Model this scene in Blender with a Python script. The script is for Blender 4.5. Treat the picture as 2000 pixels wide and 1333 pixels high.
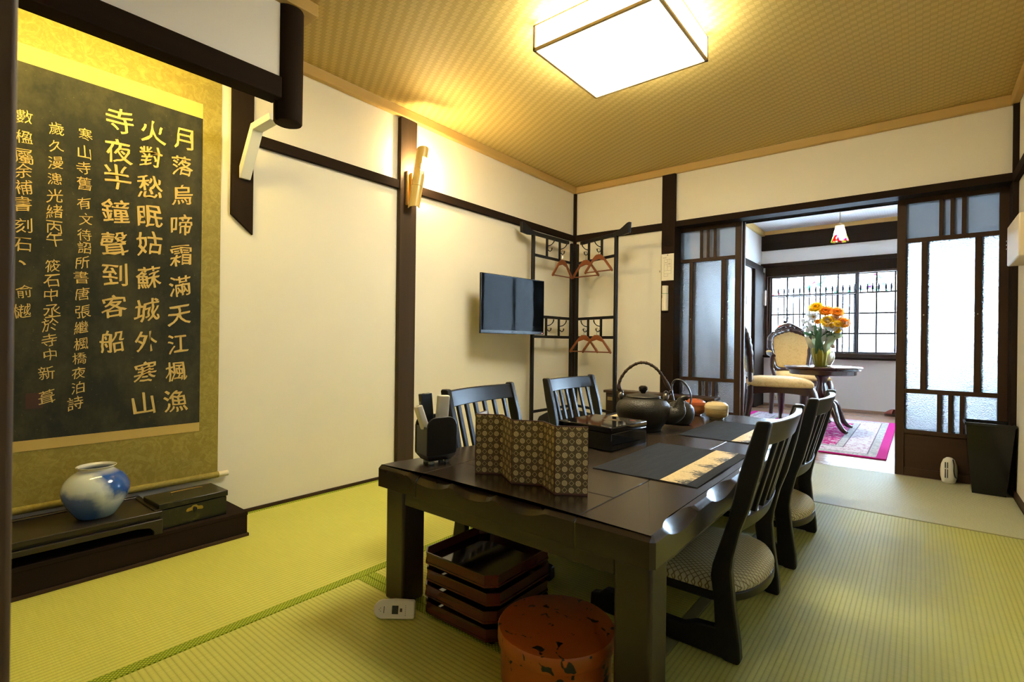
import bpy, bmesh, math, random
from math import pi, sin, cos, radians as R
from mathutils import Vector, Matrix
random.seed(7)
SC = bpy.context.scene
COL = SC.collection
for _o in list(bpy.data.objects): bpy.data.objects.remove(_o)

# ------------------------------------------------------------------ camera
FPX = 980.77
cd = bpy.data.cameras.new('camera'); cam = bpy.data.objects.new('camera', cd); COL.objects.link(cam)
cd.sensor_fit = 'HORIZONTAL'; cd.sensor_width = 36.0; cd.lens = FPX / 2000 * 36.0; cd.clip_start = .02
cd.dof.use_dof = True; cd.dof.focus_distance = 2.1; cd.dof.aperture_fstop = 9.0
_rx, _ry, _rz = -4.578e-4, 1.196e-2, -.6812054
_yaw = Matrix(((cos(_rz), -sin(_rz), 0), (sin(_rz), cos(_rz), 0), (0, 0, 1)))
_base = Matrix(((1, 0, 0), (0, 0, -1), (0, 1, 0)))
_pit = Matrix(((1, 0, 0), (0, cos(_rx), -sin(_rx)), (0, sin(_rx), cos(_rx))))
_rol = Matrix(((cos(_ry), -sin(_ry), 0), (sin(_ry), cos(_ry), 0), (0, 0, 1)))
RW = _rol @ _pit @ _base @ _yaw                       # world -> camera (x right, y down, z forward)
_m = Matrix((RW[0], -RW[1], -RW[2])).transposed().to_4x4(); _m.translation = Vector((0, 0, .8))
cam.matrix_world = _m; SC.camera = cam
# ------------------------------------------------------------------ world, exposure
w = bpy.data.worlds.new('overcast_sky'); SC.world = w; w.use_nodes = True
bg = w.node_tree.nodes['Background']; bg.inputs[0].default_value = (.57, .78, 1.0, 1); _wt = w.node_tree; _tc = _wt.nodes.new('ShaderNodeTexCoord'); _sp = _wt.nodes.new('ShaderNodeSeparateXYZ'); _wt.links.new(_tc.outputs['Generated'], _sp.inputs[0])
_mr = _wt.nodes.new('ShaderNodeMapRange'); _mr.inputs['From Min'].default_value = .2; _mr.inputs['From Max'].default_value = 1.0; _mr.inputs['To Min'].default_value = 16.0; _mr.inputs['To Max'].default_value = 22.0
_wt.links.new(_sp.outputs[0], _mr.inputs['Value']); _wt.links.new(_mr.outputs[0], bg.inputs[1])      # the overcast sky is brighter towards the sun side
SC.view_settings.view_transform = 'Standard'; SC.view_settings.look = 'None'
SC.view_settings.gamma = 1; SC.view_settings.use_curve_mapping = False
SC.view_settings.exposure = 2.5
SC.cycles.max_bounces = 9; SC.cycles.diffuse_bounces = 5; SC.cycles.glossy_bounces = 4
SC.cycles.transmission_bounces = 8; SC.cycles.transparent_max_bounces = 8
SC.cycles.sample_clamp_indirect = 15.0; SC.cycles.caustics_reflective = False; SC.cycles.caustics_refractive = False
SC.cycles.use_denoising = True; SC.cycles.filter_width = 1.15
LAMP, BULB, ALCOVE, PEND = 6.6, 230.0, 22.0, 850.0     # lamp strengths
# daylight portal of the parlour window (guides sky sampling only)
pl = bpy.data.lights.new('window_daylight', 'AREA'); pl.shape = 'RECTANGLE'; pl.size = 2.5; pl.size_y = 1.0
pl.cycles.is_portal = True
po = bpy.data.objects.new('window_daylight', pl); COL.objects.link(po)
po.location = (-.33, 7.52, 1.19); po.rotation_euler = (-pi / 2, 0, 0)
pl2 = bpy.data.lights.new('side_window_daylight', 'AREA'); pl2.shape = 'RECTANGLE'; pl2.size = 1.6; pl2.size_y = 2.4; pl2.cycles.is_portal = True
po2 = bpy.data.objects.new('side_window_daylight', pl2); COL.objects.link(po2); po2.location = (1.45, 5.7, 1.2); po2.rotation_euler = (0, pi / 2, 0)

# ------------------------------------------------------------------ shader helpers
class X:
    """tiny expression builder for math nodes"""
    def __init__(s, t, k): s.t, s.k = t, k
    def _op(s, op, *a):
        n = s.t.nodes.new('ShaderNodeMath'); n.operation = op
        for i, v in enumerate((s,) + a):
            if isinstance(v, X): s.t.links.new(v.k, n.inputs[i])
            else: n.inputs[i].default_value = v
        return X(s.t, n.outputs[0])
    def __add__(s, o): return s._op('ADD', o)
    def __sub__(s, o): return s._op('SUBTRACT', o)
    def __mul__(s, o): return s._op('MULTIPLY', o)
    def __truediv__(s, o): return s._op('DIVIDE', o)
    __radd__ = __add__; __rmul__ = __mul__
    def floor(s): return s._op('FLOOR')
    def fract(s): return s._op('FRACT')
    def abs(s): return s._op('ABSOLUTE')
    def sin(s): return s._op('SINE')
    def mod(s, o): return s._op('FLOORED_MODULO', o)
    def lt(s, o): return s._op('LESS_THAN', o)
    def gt(s, o): return s._op('GREATER_THAN', o)
    def min(s, o): return s._op('MINIMUM', o)
    def max(s, o): return s._op('MAXIMUM', o)
    def sqrt(s): return s._op('SQRT')
    def pow(s, o): return s._op('POWER', o)
    def band(s, a, b): return s.gt(a) * s.lt(b)

class M:
    """a material and its tree"""
    def __init__(s, name, color=(.8, .8, .8), rough=.5, metal=0, spec=.5, coat=0):
        s.m = bpy.data.materials.new(name); s.m.use_nodes = True; s.t = s.m.node_tree; s.N = s.t.nodes
        s.b = s.N['Principled BSDF']; s.i = s.b.inputs
        s.i['Base Color'].default_value = (*color, 1); s.i['Roughness'].default_value = rough
        s.i['Metallic'].default_value = metal; s.i['Specular IOR Level'].default_value = spec
        s.i['Coat Weight'].default_value = coat; s.i['Coat Roughness'].default_value = .08
        s._co = None
    def new(s, kind): return s.N.new(kind)
    def link(s, a, b): s.t.links.new(a.k if isinstance(a, X) else a, b)
    def co(s, kind='Object'):
        if not s._co: s._co = s.new('ShaderNodeTexCoord')
        return s._co.outputs[kind]
    def xyz(s, kind='Object'):
        n = s.new('ShaderNodeSeparateXYZ'); s.link(s.co(kind), n.inputs[0]); return [X(s.t, k) for k in n.outputs]
    def noise(s, scale=5, detail=3, rough=.55, stretch=None, kind='Object', dist=0):
        n = s.new('ShaderNodeTexNoise'); n.inputs['Scale'].default_value = scale; n.inputs['Detail'].default_value = detail
        n.inputs['Roughness'].default_value = rough; n.inputs['Distortion'].default_value = dist
        k = s.co(kind)
        if stretch:
            mp = s.new('ShaderNodeMapping'); mp.inputs['Scale'].default_value = stretch; s.link(k, mp.inputs[0]); k = mp.outputs[0]
        s.link(k, n.inputs['Vector']); return X(s.t, n.outputs['Fac'])
    def voro(s, scale, feature='F1', stretch=None, kind='Object'):
        n = s.new('ShaderNodeTexVoronoi'); n.feature = feature; n.inputs['Scale'].default_value = scale
        k = s.co(kind)
        if stretch:
            mp = s.new('ShaderNodeMapping'); mp.inputs['Scale'].default_value = stretch; s.link(k, mp.inputs[0]); k = mp.outputs[0]
        s.link(k, n.inputs['Vector']); return X(s.t, n.outputs['Distance'])
    def mix(s, f, a, b):
        n = s.new('ShaderNodeMix'); n.data_type = 'RGBA'
        if isinstance(f, X): s.link(f, n.inputs[0])
        else: n.inputs[0].default_value = f
        for v, k in ((a, n.inputs[6]), (b, n.inputs[7])):
            if isinstance(v, tuple): k.default_value = (*v, 1)
            else: s.link(v, k)
        return n.outputs[2]
    def ramp(s, f, stops):
        n = s.new('ShaderNodeValToRGB'); e = n.color_ramp.elements
        while len(e) < len(stops): e.new(.5)
        for q, (p, c) in zip(e, stops): q.position = p; q.color = (*c, 1)
        s.link(f, n.inputs[0]); return n.outputs[0]
    def color(s, k): s.link(k, s.i['Base Color']); return s
    def rough(s, k): s.link(k, s.i['Roughness']); return s
    def bump(s, h, strength=.3, dist=.002):
        n = s.new('ShaderNodeBump'); n.inputs['Strength'].default_value = strength; n.inputs['Distance'].default_value = dist
        s.link(h, n.inputs['Height']); s.link(n.outputs[0], s.i['Normal']); return s
    def emit(s, col, st):
        s.i['Emission Color'].default_value = (*col, 1); s.i['Emission Strength'].default_value = st; return s

def plaster(name, c, spread=.04):
    m = M(name, c, .9, spec=.2); n = m.noise(60, 4)
    m.color(m.mix(m.noise(2.5, 2), tuple(v * (1 - spread) for v in c), tuple(min(1, v * (1 + spread)) for v in c)))
    return m.bump(n, .12, .001)
def wood(name, dark, light, axis=2, rough=.45, scale=14, spec=.3, coat=0, bump=.08):
    m = M(name, light, rough, spec=spec, coat=coat); st = [1, 1, 1]; st[axis] = .06
    n = m.noise(scale, 5, .6, tuple(st), dist=.4); m.color(m.mix(n, dark, light)); return m.bump(m.noise(scale * 5, 3, .6, tuple(st)), bump, .001)

MT = {}
def mm(k): return MT[k].m
MT['plaster'] = plaster('cream_plaster', (.82, .77, .65))
MT['plaster_white'] = plaster('white_plaster', (.87, .85, .82))
MT['dark_post'] = wood('dark_stained_wood_upright', (.016, .010, .007), (.032, .021, .015), 2, .7, spec=.03)
MT['dark_x'] = wood('dark_stained_wood_across', (.016, .010, .007), (.031, .020, .014), 0, .7, spec=.03)
MT['dark_y'] = wood('dark_stained_wood_along', (.016, .010, .007), (.031, .020, .014), 1, .7, spec=.03)
MT['brown_post'] = wood('brown_stained_wood_upright', (.035, .018, .010), (.070, .038, .022), 2, .5, spec=.2)
MT['brown_x'] = wood('brown_stained_wood_across', (.035, .018, .010), (.070, .038, .022), 0, .5, spec=.2)
MT['cornice'] = wood('pale_cedar_moulding', (.50, .32, .10), (.60, .41, .14), 1, .55)
MT['cornice_x'] = wood('pale_cedar_moulding_across', (.50, .32, .10), (.60, .41, .14), 0, .55)
MT['black_lacquer'] = M('black_lacquer', (.007, .0065, .007), .16, spec=.35, coat=.15)
MT['black_satin'] = M('black_satin_paint', (.008, .008, .009), .26, spec=.55)
MT['table'] = None
def weave(name, a, b, p=.012):
    m = M(name, a, .62, spec=.3); x, y, z = m.xyz()
    i = (x / (p * 2.0)).floor(); j = (y / p).floor()
    k = (i + j).mod(4).lt(2)
    ex = ((x / (p * 2)).fract() - .5).abs(); ey = ((y / p).fract() - .5).abs()
    edge = ex.max(ey).gt(.44)
    n = m.noise(1.2, 2)
    c = m.mix(k, a, b); m.color(m.mix(edge * .28, c, tuple(v * .55 for v in b)))
    return m.bump(k * .5 + m.noise(300, 2, stretch=(1, .1, 1)) * .2 - edge * .4, .25, .001)
MT['ceiling'] = weave('gold_woven_ceiling_paper', (.62, .47, .165), (.52, .38, .12))
MT['ceiling_parlour'] = weave('pale_woven_ceiling_paper', (.80, .77, .76), (.66, .63, .64))

# ------------------------------------------------------------------ mesh helpers
class MB:
    def __init__(s): s.v, s.f, s.uv = [], [], {}
    def add(s, vs, fs):
        o = len(s.v); s.v += [Vector(q) for q in vs]; s.f += [tuple(i + o for i in f) for f in fs]; return s
    def box(s, x0, x1, y0, y1, z0, z1):
        v = [(x, y, z) for z in (z0, z1) for y in (y0, y1) for x in (x0, x1)]
        return s.add(v, [(0, 2, 3, 1), (4, 5, 7, 6), (0, 1, 5, 4), (2, 6, 7, 3), (0, 4, 6, 2), (1, 3, 7, 5)])
    def cbox(s, c, d, rz=0, rot=None):
        m = rot or Matrix.Rotation(rz, 3, 'Z'); c = Vector(c)
        v = [c + m @ Vector((x * d[0] / 2, y * d[1] / 2, z * d[2] / 2)) for z in (-1, 1) for y in (-1, 1) for x in (-1, 1)]
        return s.add(v, [(0, 2, 3, 1), (4, 5, 7, 6), (0, 1, 5, 4), (2, 6, 7, 3), (0, 4, 6, 2), (1, 3, 7, 5)])
    def lathe(s, prof, n=40, c=(0, 0, 0), wob=None):
        """prof: (r, z) bottom to top; r=0 closes an end"""
        c = Vector(c); rings = []; o = len(s.v)
        for r, z in prof:
            if r < 1e-6: rings.append([len(s.v)]); s.v.append(c + Vector((0, 0, z)))
            else:
                ring = []
                for k in range(n):
                    a = 2 * pi * k / n; rr = r * (wob(a, z) if wob else 1)
                    ring.append(len(s.v)); s.v.append(c + Vector((rr * cos(a), rr * sin(a), z)))
                rings.append(ring)
        for A, B in zip(rings, rings[1:]):
            for k in range(n):
                k2 = (k + 1) % n
                if len(A) == 1 and len(B) == 1: continue
                if len(A) == 1: s.f.append((A[0], B[k2], B[k]))
                elif len(B) == 1: s.f.append((A[k], A[k2], B[0]))
                else: s.f.append((A[k], A[k2], B[k2], B[k]))
        return s
    def tube(s, pts, r, n=10, closed=False, flat=1.0, up=None):
        pts = [Vector(p) for p in pts]; L = len(pts); rr = r if isinstance(r, (list, tuple)) else [r] * L
        t0 = (pts[1] - pts[0]).normalized(); u = Vector(up) if up else t0.orthogonal(); rings = []
        for i, p in enumerate(pts):
            if closed: t = (pts[(i + 1) % L] - pts[i - 1]).normalized()
            else: t = (pts[min(i + 1, L - 1)] - pts[max(i - 1, 0)]).normalized()
            u = (u - t * u.dot(t)).normalized(); b = t.cross(u)
            ring = []
            for k in range(n):
                a = 2 * pi * k / n; ring.append(len(s.v)); s.v.append(p + (u * cos(a) + b * sin(a) * flat) * rr[i])
            rings.append(ring)
        pairs = list(zip(rings, rings[1:])) + ([(rings[-1], rings[0])] if closed else [])
        for A, B in pairs:
            for k in range(n): s.f.append((A[k], A[(k + 1) % n], B[(k + 1) % n], B[k]))
        if not closed: s.f.append(tuple(reversed(rings[0]))); s.f.append(tuple(rings[-1]))
        return s
    def prism(s, poly, t0, t1, plane='xz'):
        """extrude a 2-D outline between t0 and t1 along the missing axis"""
        def P(a, b, t): return {'xz': (a, t, b), 'yz': (t, a, b), 'xy': (a, b, t)}[plane]
        n = len(poly); v = [P(a, b, t0) for a, b in poly] + [P(a, b, t1) for a, b in poly]
        return s.add(v, [tuple(range(n)), tuple(range(2 * n - 1, n - 1, -1))] + [(i, (i + 1) % n, (i + 1) % n + n, i + n)[::-1] for i in range(n)])
    def ball(s, c, r, n=12, sc=(1, 1, 1)):
        prof = [(sin(pi * k / n) * r, -cos(pi * k / n) * r) for k in range(n + 1)]; prof[0] = (0, -r); prof[-1] = (0, r)
        o = len(s.v); s.lathe(prof, n * 2)
        for i in range(o, len(s.v)): s.v[i] = Vector((s.v[i].x * sc[0], s.v[i].y * sc[1], s.v[i].z * sc[2])) + Vector(c)
        return s
    def xf(s, m, frm=0):
        for i in range(frm, len(s.v)): s.v[i] = m @ s.v[i]
        return s
TREE = {}
def mat_of(e):
    return TREE.get(e.name, Matrix())
def link(name, data): 
    o = bpy.data.objects.new(name, data); COL.objects.link(o); return o
def obj(name, mb, mat, parent=None, bevel=0, seg=2, world=False, sub=0, ang=35, recalc=True, solid=0):
    me = bpy.data.meshes.new(name)
    inv = mat_of(parent).inverted() if (world and parent) else None
    me.from_pydata([tuple(inv @ v if inv else v) for v in mb.v], [], mb.f)
    if recalc:
        bm = bmesh.new(); bm.from_mesh(me); bmesh.ops.recalc_face_normals(bm, faces=bm.faces); bm.to_mesh(me); bm.free()
    me.polygons.foreach_set('use_smooth', [True] * len(me.polygons)); me.set_sharp_from_angle(angle=R(ang))
    me.materials.append(mat.m if isinstance(mat, M) else mat)
    o = link(name, me)
    if parent: o.parent = parent
    if world and parent: TREE[o.name] = mat_of(parent).copy()
    if solid:
        q = o.modifiers.new('s', 'SOLIDIFY'); q.thickness = solid; q.offset = 0
    if sub:
        q = o.modifiers.new('d', 'SUBSURF'); q.levels = q.render_levels = sub
    if bevel:
        q = o.modifiers.new('b', 'BEVEL'); q.width = bevel; q.segments = seg; q.limit_method = 'ANGLE'; q.angle_limit = R(40)
    return o
def tag(o, label, cat, group=None, kind=None):
    o['label'] = label; o['category'] = cat
    if group: o['group'] = group
    if kind: o['kind'] = kind
    return o
def thing(name, label, cat, loc=(0, 0, 0), rz=0, group=None):
    o = link(name, None); o.location = loc; o.rotation_euler = (0, 0, rz); o.empty_display_size = .05
    TREE[o.name] = Matrix.Translation(loc) @ Matrix.Rotation(rz, 4, 'Z')
    return tag(o, label, cat, group)
def struct(name, mb, mat, bevel=0, parent=None, **k):
    o = obj(name, mb, mat, parent, bevel, **k)
    if not parent: o['kind'] = 'structure'
    return o
def copy_tree(o, parent=None):
    c = o.copy(); COL.objects.link(c)
    if parent: c.parent = parent
    for ch in list(o.children): copy_tree(ch, c)
    return c
def B(*a): return MB().box(*a)
def arc(c, r, a0, a1, n): return [(c[0] + r * cos(a0 + (a1 - a0) * k / n), c[1] + r * sin(a0 + (a1 - a0) * k / n)) for k in range(n + 1)]
def rrect(x0, x1, y0, y1, r, n=5):
    return arc((x1 - r, y0 + r), r, -pi / 2, 0, n) + arc((x1 - r, y1 - r), r, 0, pi / 2, n) + arc((x0 + r, y1 - r), r, pi / 2, pi, n) + arc((x0 + r, y0 + r), r, pi, 1.5 * pi, n)
def spline(pts, n=8):
    pts = [Vector(p) for p in pts]; out = []
    for i in range(len(pts) - 1):
        p0 = pts[max(i - 1, 0)]; p1 = pts[i]; p2 = pts[i + 1]; p3 = pts[min(i + 2, len(pts) - 1)]
        for k in range(n):
            t = k / n; out.append(.5 * ((2 * p1) + (p2 - p0) * t + (2 * p0 - 5 * p1 + 4 * p2 - p3) * t * t + (3 * p1 - p0 - 3 * p2 + p3) * t ** 3))
    return out + [pts[-1]]
def lerps(vals, n):
    out = []; m = len(vals) - 1
    for k in range(n):
        t = k / (n - 1) * m; i = min(int(t), m - 1); out.append(vals[i] + (vals[i + 1] - vals[i]) * (t - i))
    return out

# ================================================================== SETTING
XL, XR, YB, ZC = -2.40, .41, 3.83, 2.17
struct('floor', B(XL, XR, .04, 3.95, -.10, -.046).box(XL, XR, -1.3, .04, -.10, 0), M('underfloor_boards', (.10, .07, .04), .8))
struct('wall_left', B(XL - .12, XL, -1.3, 3.99, -.1, 2.4), MT['plaster'])
struct('wall_right', B(XR, XR + .1, -1.3, .2, -.1, 2.4).box(XR, XR + .1, 2.2, YB, -.1, 2.4).box(XR, XR + .1, .2, 2.2, -.1, .35).box(XR, XR + .1, .2, 2.2, 1.68, 2.4), MT['plaster'])
struct('wall_front', B(XL - .12, XR + .1, -1.42, -1.3, -.1, 2.4), MT['plaster'])
struct('wall_back', B(XL, -1.58, YB, 3.99, -.1, 2.4).box(-1.58, XR, YB, 3.99, 1.745, 2.4), MT['plaster'])
struct('ceiling', B(XL, XR, -1.3, YB, ZC, 2.26), MT['ceiling'])
_trim = [0]
def trim(mb, mat, bevel=.002, name='trim'):
    _trim[0] += 1; return struct('%s_%d' % (name, _trim[0]), mb, mat, bevel)
# left wall
trim(B(XL, -2.376, 1.06, 3.806, 1.69, 1.74), MT['dark_y'])
trim(B(XL, -2.370, 1.868, 1.99, 0, 2.112), wood('left_post_wood', (.034, .022, .014), (.070, .046, .028), 2, .6, spec=.12))
trim(MB().prism([(.945, 1.354), (1.04, 1.275), (1.04, 2.115), (.945, 2.115)], XL, -2.384, 'yz'), MT['dark_post'])
trim(B(XL, -2.365, -1.3, YB, 2.115, ZC), MT['cornice'], .006)
trim(B(XL, -2.376, 3.806, YB, 0, 2.115), MT['dark_post'])
# alcove: beam, hanging wall, hanging log, cornice
trim(B(-2.03, -1.95, -1.3, .955, 1.745, 1.828), MT['dark_y'], .004)
struct('wall_alcove', B(-2.015, -1.965, -1.3, .955, 1.828, 2.125), MT['plaster_white'])
log = MB().lathe([(0, 1.668), (.050, 1.668), (.054, 1.674), (.055, 1.9), (.055, 2.122), (0, 2.122)], 36, (-1.99, 1.0, 0), lambda a, z: 1 - .16 * max(0, 1 - ((a - 4.9) / .10) ** 2) + .012 * sin(5 * a))
trim(log, MT['dark_post'], 0)
trim(B(-1.965, -1.925, -1.3, 1.09, 2.12, ZC).box(-2.365, -1.965, 1.05, 1.09, 2.12, ZC), MT['cornice'], .003)
# back wall
trim(B(-1.58, -1.475, 3.80, 3.935, 0, 2.122), MT['dark_post'], .003)
trim(B(-2.376, -1.58, 3.806, YB, 1.69, 1.745), MT['dark_x'])
trim(B(-1.475, XR, 3.81, 3.925, 1.702, 1.746).box(-1.58, XR, 3.925, 3.942, 1.712, 1.746).box(-1.58, XR, 3.942, 3.978, 1.731, 1.746).box(-1.58, XR, 3.978, 3.982, 1.706, 1.746).box(-1.58, XR, 3.982, 4.018, 1.731, 1.746).box(-1.58, XR, 4.018, 4.03, 1.702, 1.746), MT['dark_x'], 0)
trim(B(XL, XR, 3.795, YB, 2.115, ZC), MT['cornice_x'], .006)
trim(B(XR - .024, XR, 3.80, 3.935, 0, 2.12), MT['dark_post'])
trim(B(XR - .024, XR, -1.3, 3.80, 1.69, 1.745), MT['dark_y'])
trim(B(XR - .035, XR, -1.3, YB, 2.115, ZC), MT['cornice'], .006)
struct('baseboard_left', B(XL, -2.392, .92, 3.80, -.046, .014), MT['brown_x'])
struct('baseboard_right', B(XR - .012, XR, .06, 3.80, -.046, .03), MT['brown_x'])
# pillar beside the camera
trim(B(-.68, -.55, -.10, .0603, 0, ZC), wood('near_pillar_wood', (.060, .034, .014), (.12, .068, .030), 2, .5), .004)
# threshold with two sliding tracks
th = wood('threshold_wood', (.34, .24, .18), (.45, .33, .25), 0, .35)
trim(B(-1.58, XR, 3.945, 3.9785, -.046, .0).box(-1.58, XR, 3.9785, 3.9815, -.046, -.006).box(-1.58, XR, 3.9815, 4.0185, -.046, 0).box(-1.58, XR, 4.0185, 4.0215, -.046, -.006).box(-1.58, XR, 4.0215, 4.04, -.046, 0), th, 0)
# parlour beyond the sliding doors
PX0, PX1, PY, PZ = -1.65, 1.30, 7.35, 2.30
fw = M('parlour_floorboards', (.36, .21, .14), .22, spec=.5)
_x, _y, _z = fw.xyz(); _g = (_y / .09).fract(); _jn = _g.lt(.025)
fw.color(fw.mix(_jn, fw.mix(fw.noise(9, 4, .6, (.08, 1, 1)), (.30, .165, .105), (.44, .27, .185)), (.12, .06, .04)))
struct('floor_parlour', B(PX0, PX1, 4.04, PY, -.1, -.002), fw)
struct('wall_parlour_left', B(PX0 - .1, PX0, 3.99, PY, -.1, 2.4), MT['plaster_white'])
struct('wall_parlour_right', B(PX1, PX1 + .1, 3.99, 4.5, -.1, 2.4).box(PX1, PX1 + .1, 6.9, PY, -.1, 2.4).box(PX1, PX1 + .1, 4.5, 6.9, -.1, .4).box(PX1, PX1 + .1, 4.5, 6.9, 2.0, 2.4), MT['plaster_white'])
struct('wall_parlour_front', B(XR, PX1 + .1, YB, 3.99, -.1, 2.4).box(PX0 - .1, -1.58, 3.991, 4.0, -.1, 2.4).box(-1.58, XR, 3.991, 4.0, 1.75, 2.4), MT['plaster_white'])
WX0, WX1, WZ0, WZ1 = -1.575, .93, .655, 1.70
struct('wall_parlour_back', B(PX0 - .1, WX0, PY, 7.47, -.1, 2.4).box(WX1, PX1 + .1, PY, 7.47, -.1, 2.4).box(WX0, WX1, PY, 7.47, -.1, WZ0 - .03).box(WX0, WX1, PY, 7.47, WZ1, 2.4), MT['plaster_white'])
struct('ceiling_parlour', B(PX0, PX1, 3.99, PY, PZ, 2.4), MT['ceiling_parlour'])
trim(B(PX0, PX1, 7.31, PY, 2.045, 2.25), MT['dark_x'], .004)
trim(B(PX0, PX1, 7.30, PY, 2.25, PZ), MT['cornice_x'], .005)
trim(B(PX0, -1.605, 4.0, 7.30, 2.235, PZ), MT['cornice'], .005)
trim(B(PX0, PX1, 7.285, PY, 1.82, 1.868), MT['dark_x'], .004)
trim(B(-1.60, PX1, 7.325, PY, 1.70, 1.82), MT['dark_x'])
trim(B(PX0, PX1, 7.27, 7.46, .625, .655), MT['dark_x'], .004)
trim(B(PX0, -1.615, 4.0, 7.285, 1.755, 1.83), MT['dark_y'], .004)
trim(B(PX0, -1.61, 6.84, 7.335, 0, 1.755), MT['dark_post'], .004)
trim(B(-1.60, -1.575, 7.325, PY, .655, 1.70), MT['brown_post'])
struct('baseboard_parlour', B(-1.61, PX1, 7.338, PY, -.01, .022), wood('pale_skirting', (.42, .27, .18), (.52, .35, .24), 0, .5))

# ---------------------------------------------------------------- glass doors
def frosted(name, tint, mixf, ior, rough, bscale, bst):
    m = M(name); N = m.N; out = N['Material Output']
    tr = m.new('ShaderNodeBsdfTranslucent'); tr.inputs[0].default_value = (*tint, 1)
    rf = m.new('ShaderNodeBsdfRefraction'); rf.inputs[0].default_value = (*tint, 1); rf.inputs['IOR'].default_value = ior; rf.inputs['Roughness'].default_value = rough
    gl = m.new('ShaderNodeBsdfGlossy'); gl.inputs['Roughness'].default_value = .25
    if bscale:
        bp = m.new('ShaderNodeBump'); bp.inputs['Strength'].default_value = bst; bp.inputs['Distance'].default_value = .004
        h = m.voro(bscale, 'F1') + m.noise(bscale * 1.6, 3) * .6; m.link(h, bp.inputs['Height'])
        for q in (tr, rf, gl): m.link(bp.outputs[0], q.inputs['Normal'])
    a = m.new('ShaderNodeMixShader'); a.inputs[0].default_value = mixf; m.link(tr.outputs[0], a.inputs[1]); m.link(rf.outputs[0], a.inputs[2])
    b = m.new('ShaderNodeMixShader'); b.inputs[0].default_value = .05; m.link(a.outputs[0], b.inputs[1]); m.link(gl.outputs[0], b.inputs[2])
    m.link(b.outputs[0], out.inputs[0]); return m
GL_PEB = frosted('pebbled_glass', (.96, .97, .98), .74, 1.20, .30, 150, 1.0)
GL_SM = frosted('smooth_frosted_glass', (.94, .96, .97), .55, 1.20, .42, 0, 0)
def sliding_door(name, x0, yc):
    T = .014; y0, y1 = yc - T, yc + T
    top = [(.044, .199), (.218, .250), (.268, .301), (.320, .460)]; mid = [(.044, .119), (.146, .360), (.389, .460)]; W = .504
    f = B(x0, x0 + .044, y0, y1, .001, 1.728).box(x0 + .460, x0 + W, y0, y1, .001, 1.728)
    for z0, z1 in ((1.68, 1.728), (1.437, 1.463), (.510, .536), (.261, .286), (.001, .050)): f.box(x0 + .044, x0 + .460, y0 + .001, y1 - .001, z0, z1)
    for row, z0, z1 in ((top, 1.463, 1.68), (mid, .536, 1.437), (top, .286, .510)):
        for a, b in zip(row, row[1:]): f.box(x0 + a[1], x0 + b[0], y0 + .003, y1 - .003, z0, z1)
    d = struct(name, f, MT['brown_post'], .0015)
    obj('board', B(x0 + .044, x0 + .460, yc - .004, yc + .004, .05, .261), MT['brown_x'], d)
    for row, z0, z1, g in ((top, 1.463, 1.68, GL_SM), (mid, .536, 1.437, GL_PEB), (top, .286, .510, GL_PEB)):
        for a, b in row: obj('glass_pane', B(x0 + a, x0 + b, yc - .002, yc + .002, z0, z1), g, d)
    k = MB()
    for a in (.132, .374): k.ball((x0 + a, y0 + .003, .99), .0035, 6, (1, .5, 1))
    obj('pin', k, M('small_steel_pin', (.6, .58, .5), .3, 1), d)
    return d
sliding_door('door_1', -1.530, 3.960)
sliding_door('door_2', -.112, 3.960)
sliding_door('door_3', -1.517, 4.000)
sliding_door('door_4', -.100, 4.000)

# papered window of the right wall, beside the camera
sj = struct('window_3', B(XR + .04, XR + .08, .2, 2.2, .35, .385).box(XR + .04, XR + .08, .2, 2.2, 1.645, 1.68).box(XR + .04, XR + .08, .2, .235, .385, 1.645).box(XR + .04, XR + .08, 2.165, 2.2, .385, 1.645).box(XR + .045, XR + .075, 1.18, 1.22, .385, 1.645), MT['dark_y'], .002)
for k in range(1, 4): obj('muntin', B(XR + .05, XR + .07, .235, 2.165, .385 + .315 * k - .008, .385 + .315 * k + .008), MT['dark_y'], sj)
_sp = M('thick_shoji_paper'); _st = _sp.new('ShaderNodeBsdfTranslucent'); _st.inputs[0].default_value = (.058, .062, .065, 1); _sd = _sp.new('ShaderNodeBsdfDiffuse'); _sd.inputs[0].default_value = (.7, .7, .66, 1); _sa = _sp.new('ShaderNodeAddShader')
_sd.inputs[0].default_value = (.35, .35, .33, 1); _sp.link(_st.outputs[0], _sa.inputs[0]); _sp.link(_sd.outputs[0], _sa.inputs[1]); _sp.link(_sa.outputs[0], _sp.N['Material Output'].inputs[0])
for a, b in ((.235, 1.18), (1.22, 2.165)): obj('paper_pane', B(XR + .071, XR + .073, a, b, .385, 1.645), _sp, sj)
# ---------------------------------------------------------------- parlour window
YW = 7.40
wf = struct('window_1', B(WX0, WX1, YW - .05, YW + .05, WZ0, .700).box(WX0, WX1, YW - .05, YW + .05, 1.682, WZ1).box(WX0, WX0 + .03, YW - .05, YW + .05, .700, 1.682).box(WX1 - .03, WX1, YW - .05, YW + .05, .700, 1.682), MT['brown_x'], .002)
clear = M('clear_window_glass', (1, 1, 1), .02, spec=.5); clear.i['Transmission Weight'].default_value = 1; clear.i['IOR'].default_value = 1.02
stain = M('stained_glass_band'); _tb = stain.new('ShaderNodeBsdfTransparent'); stain.link(_tb.outputs[0], stain.N['Material Output'].inputs[0])
_vz = stain.voro(17, 'F1', (1, 1, 1)); _n1 = stain.noise(9, 2); _n2 = stain.noise(14, 1, .5, (1, 1, 1.7))
_c = stain.mix((_vz.lt(.25)) * _n1.gt(.57), (.98, .99, 1.0), (.5, .08, .10)); _c = stain.mix(_vz.gt(.62) * _n2.gt(.55), _c, (.12, .45, .32)); _c = stain.mix(_vz.band(.42, .5) * _n1.lt(.44), _c, (.10, .04, .30))
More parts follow.
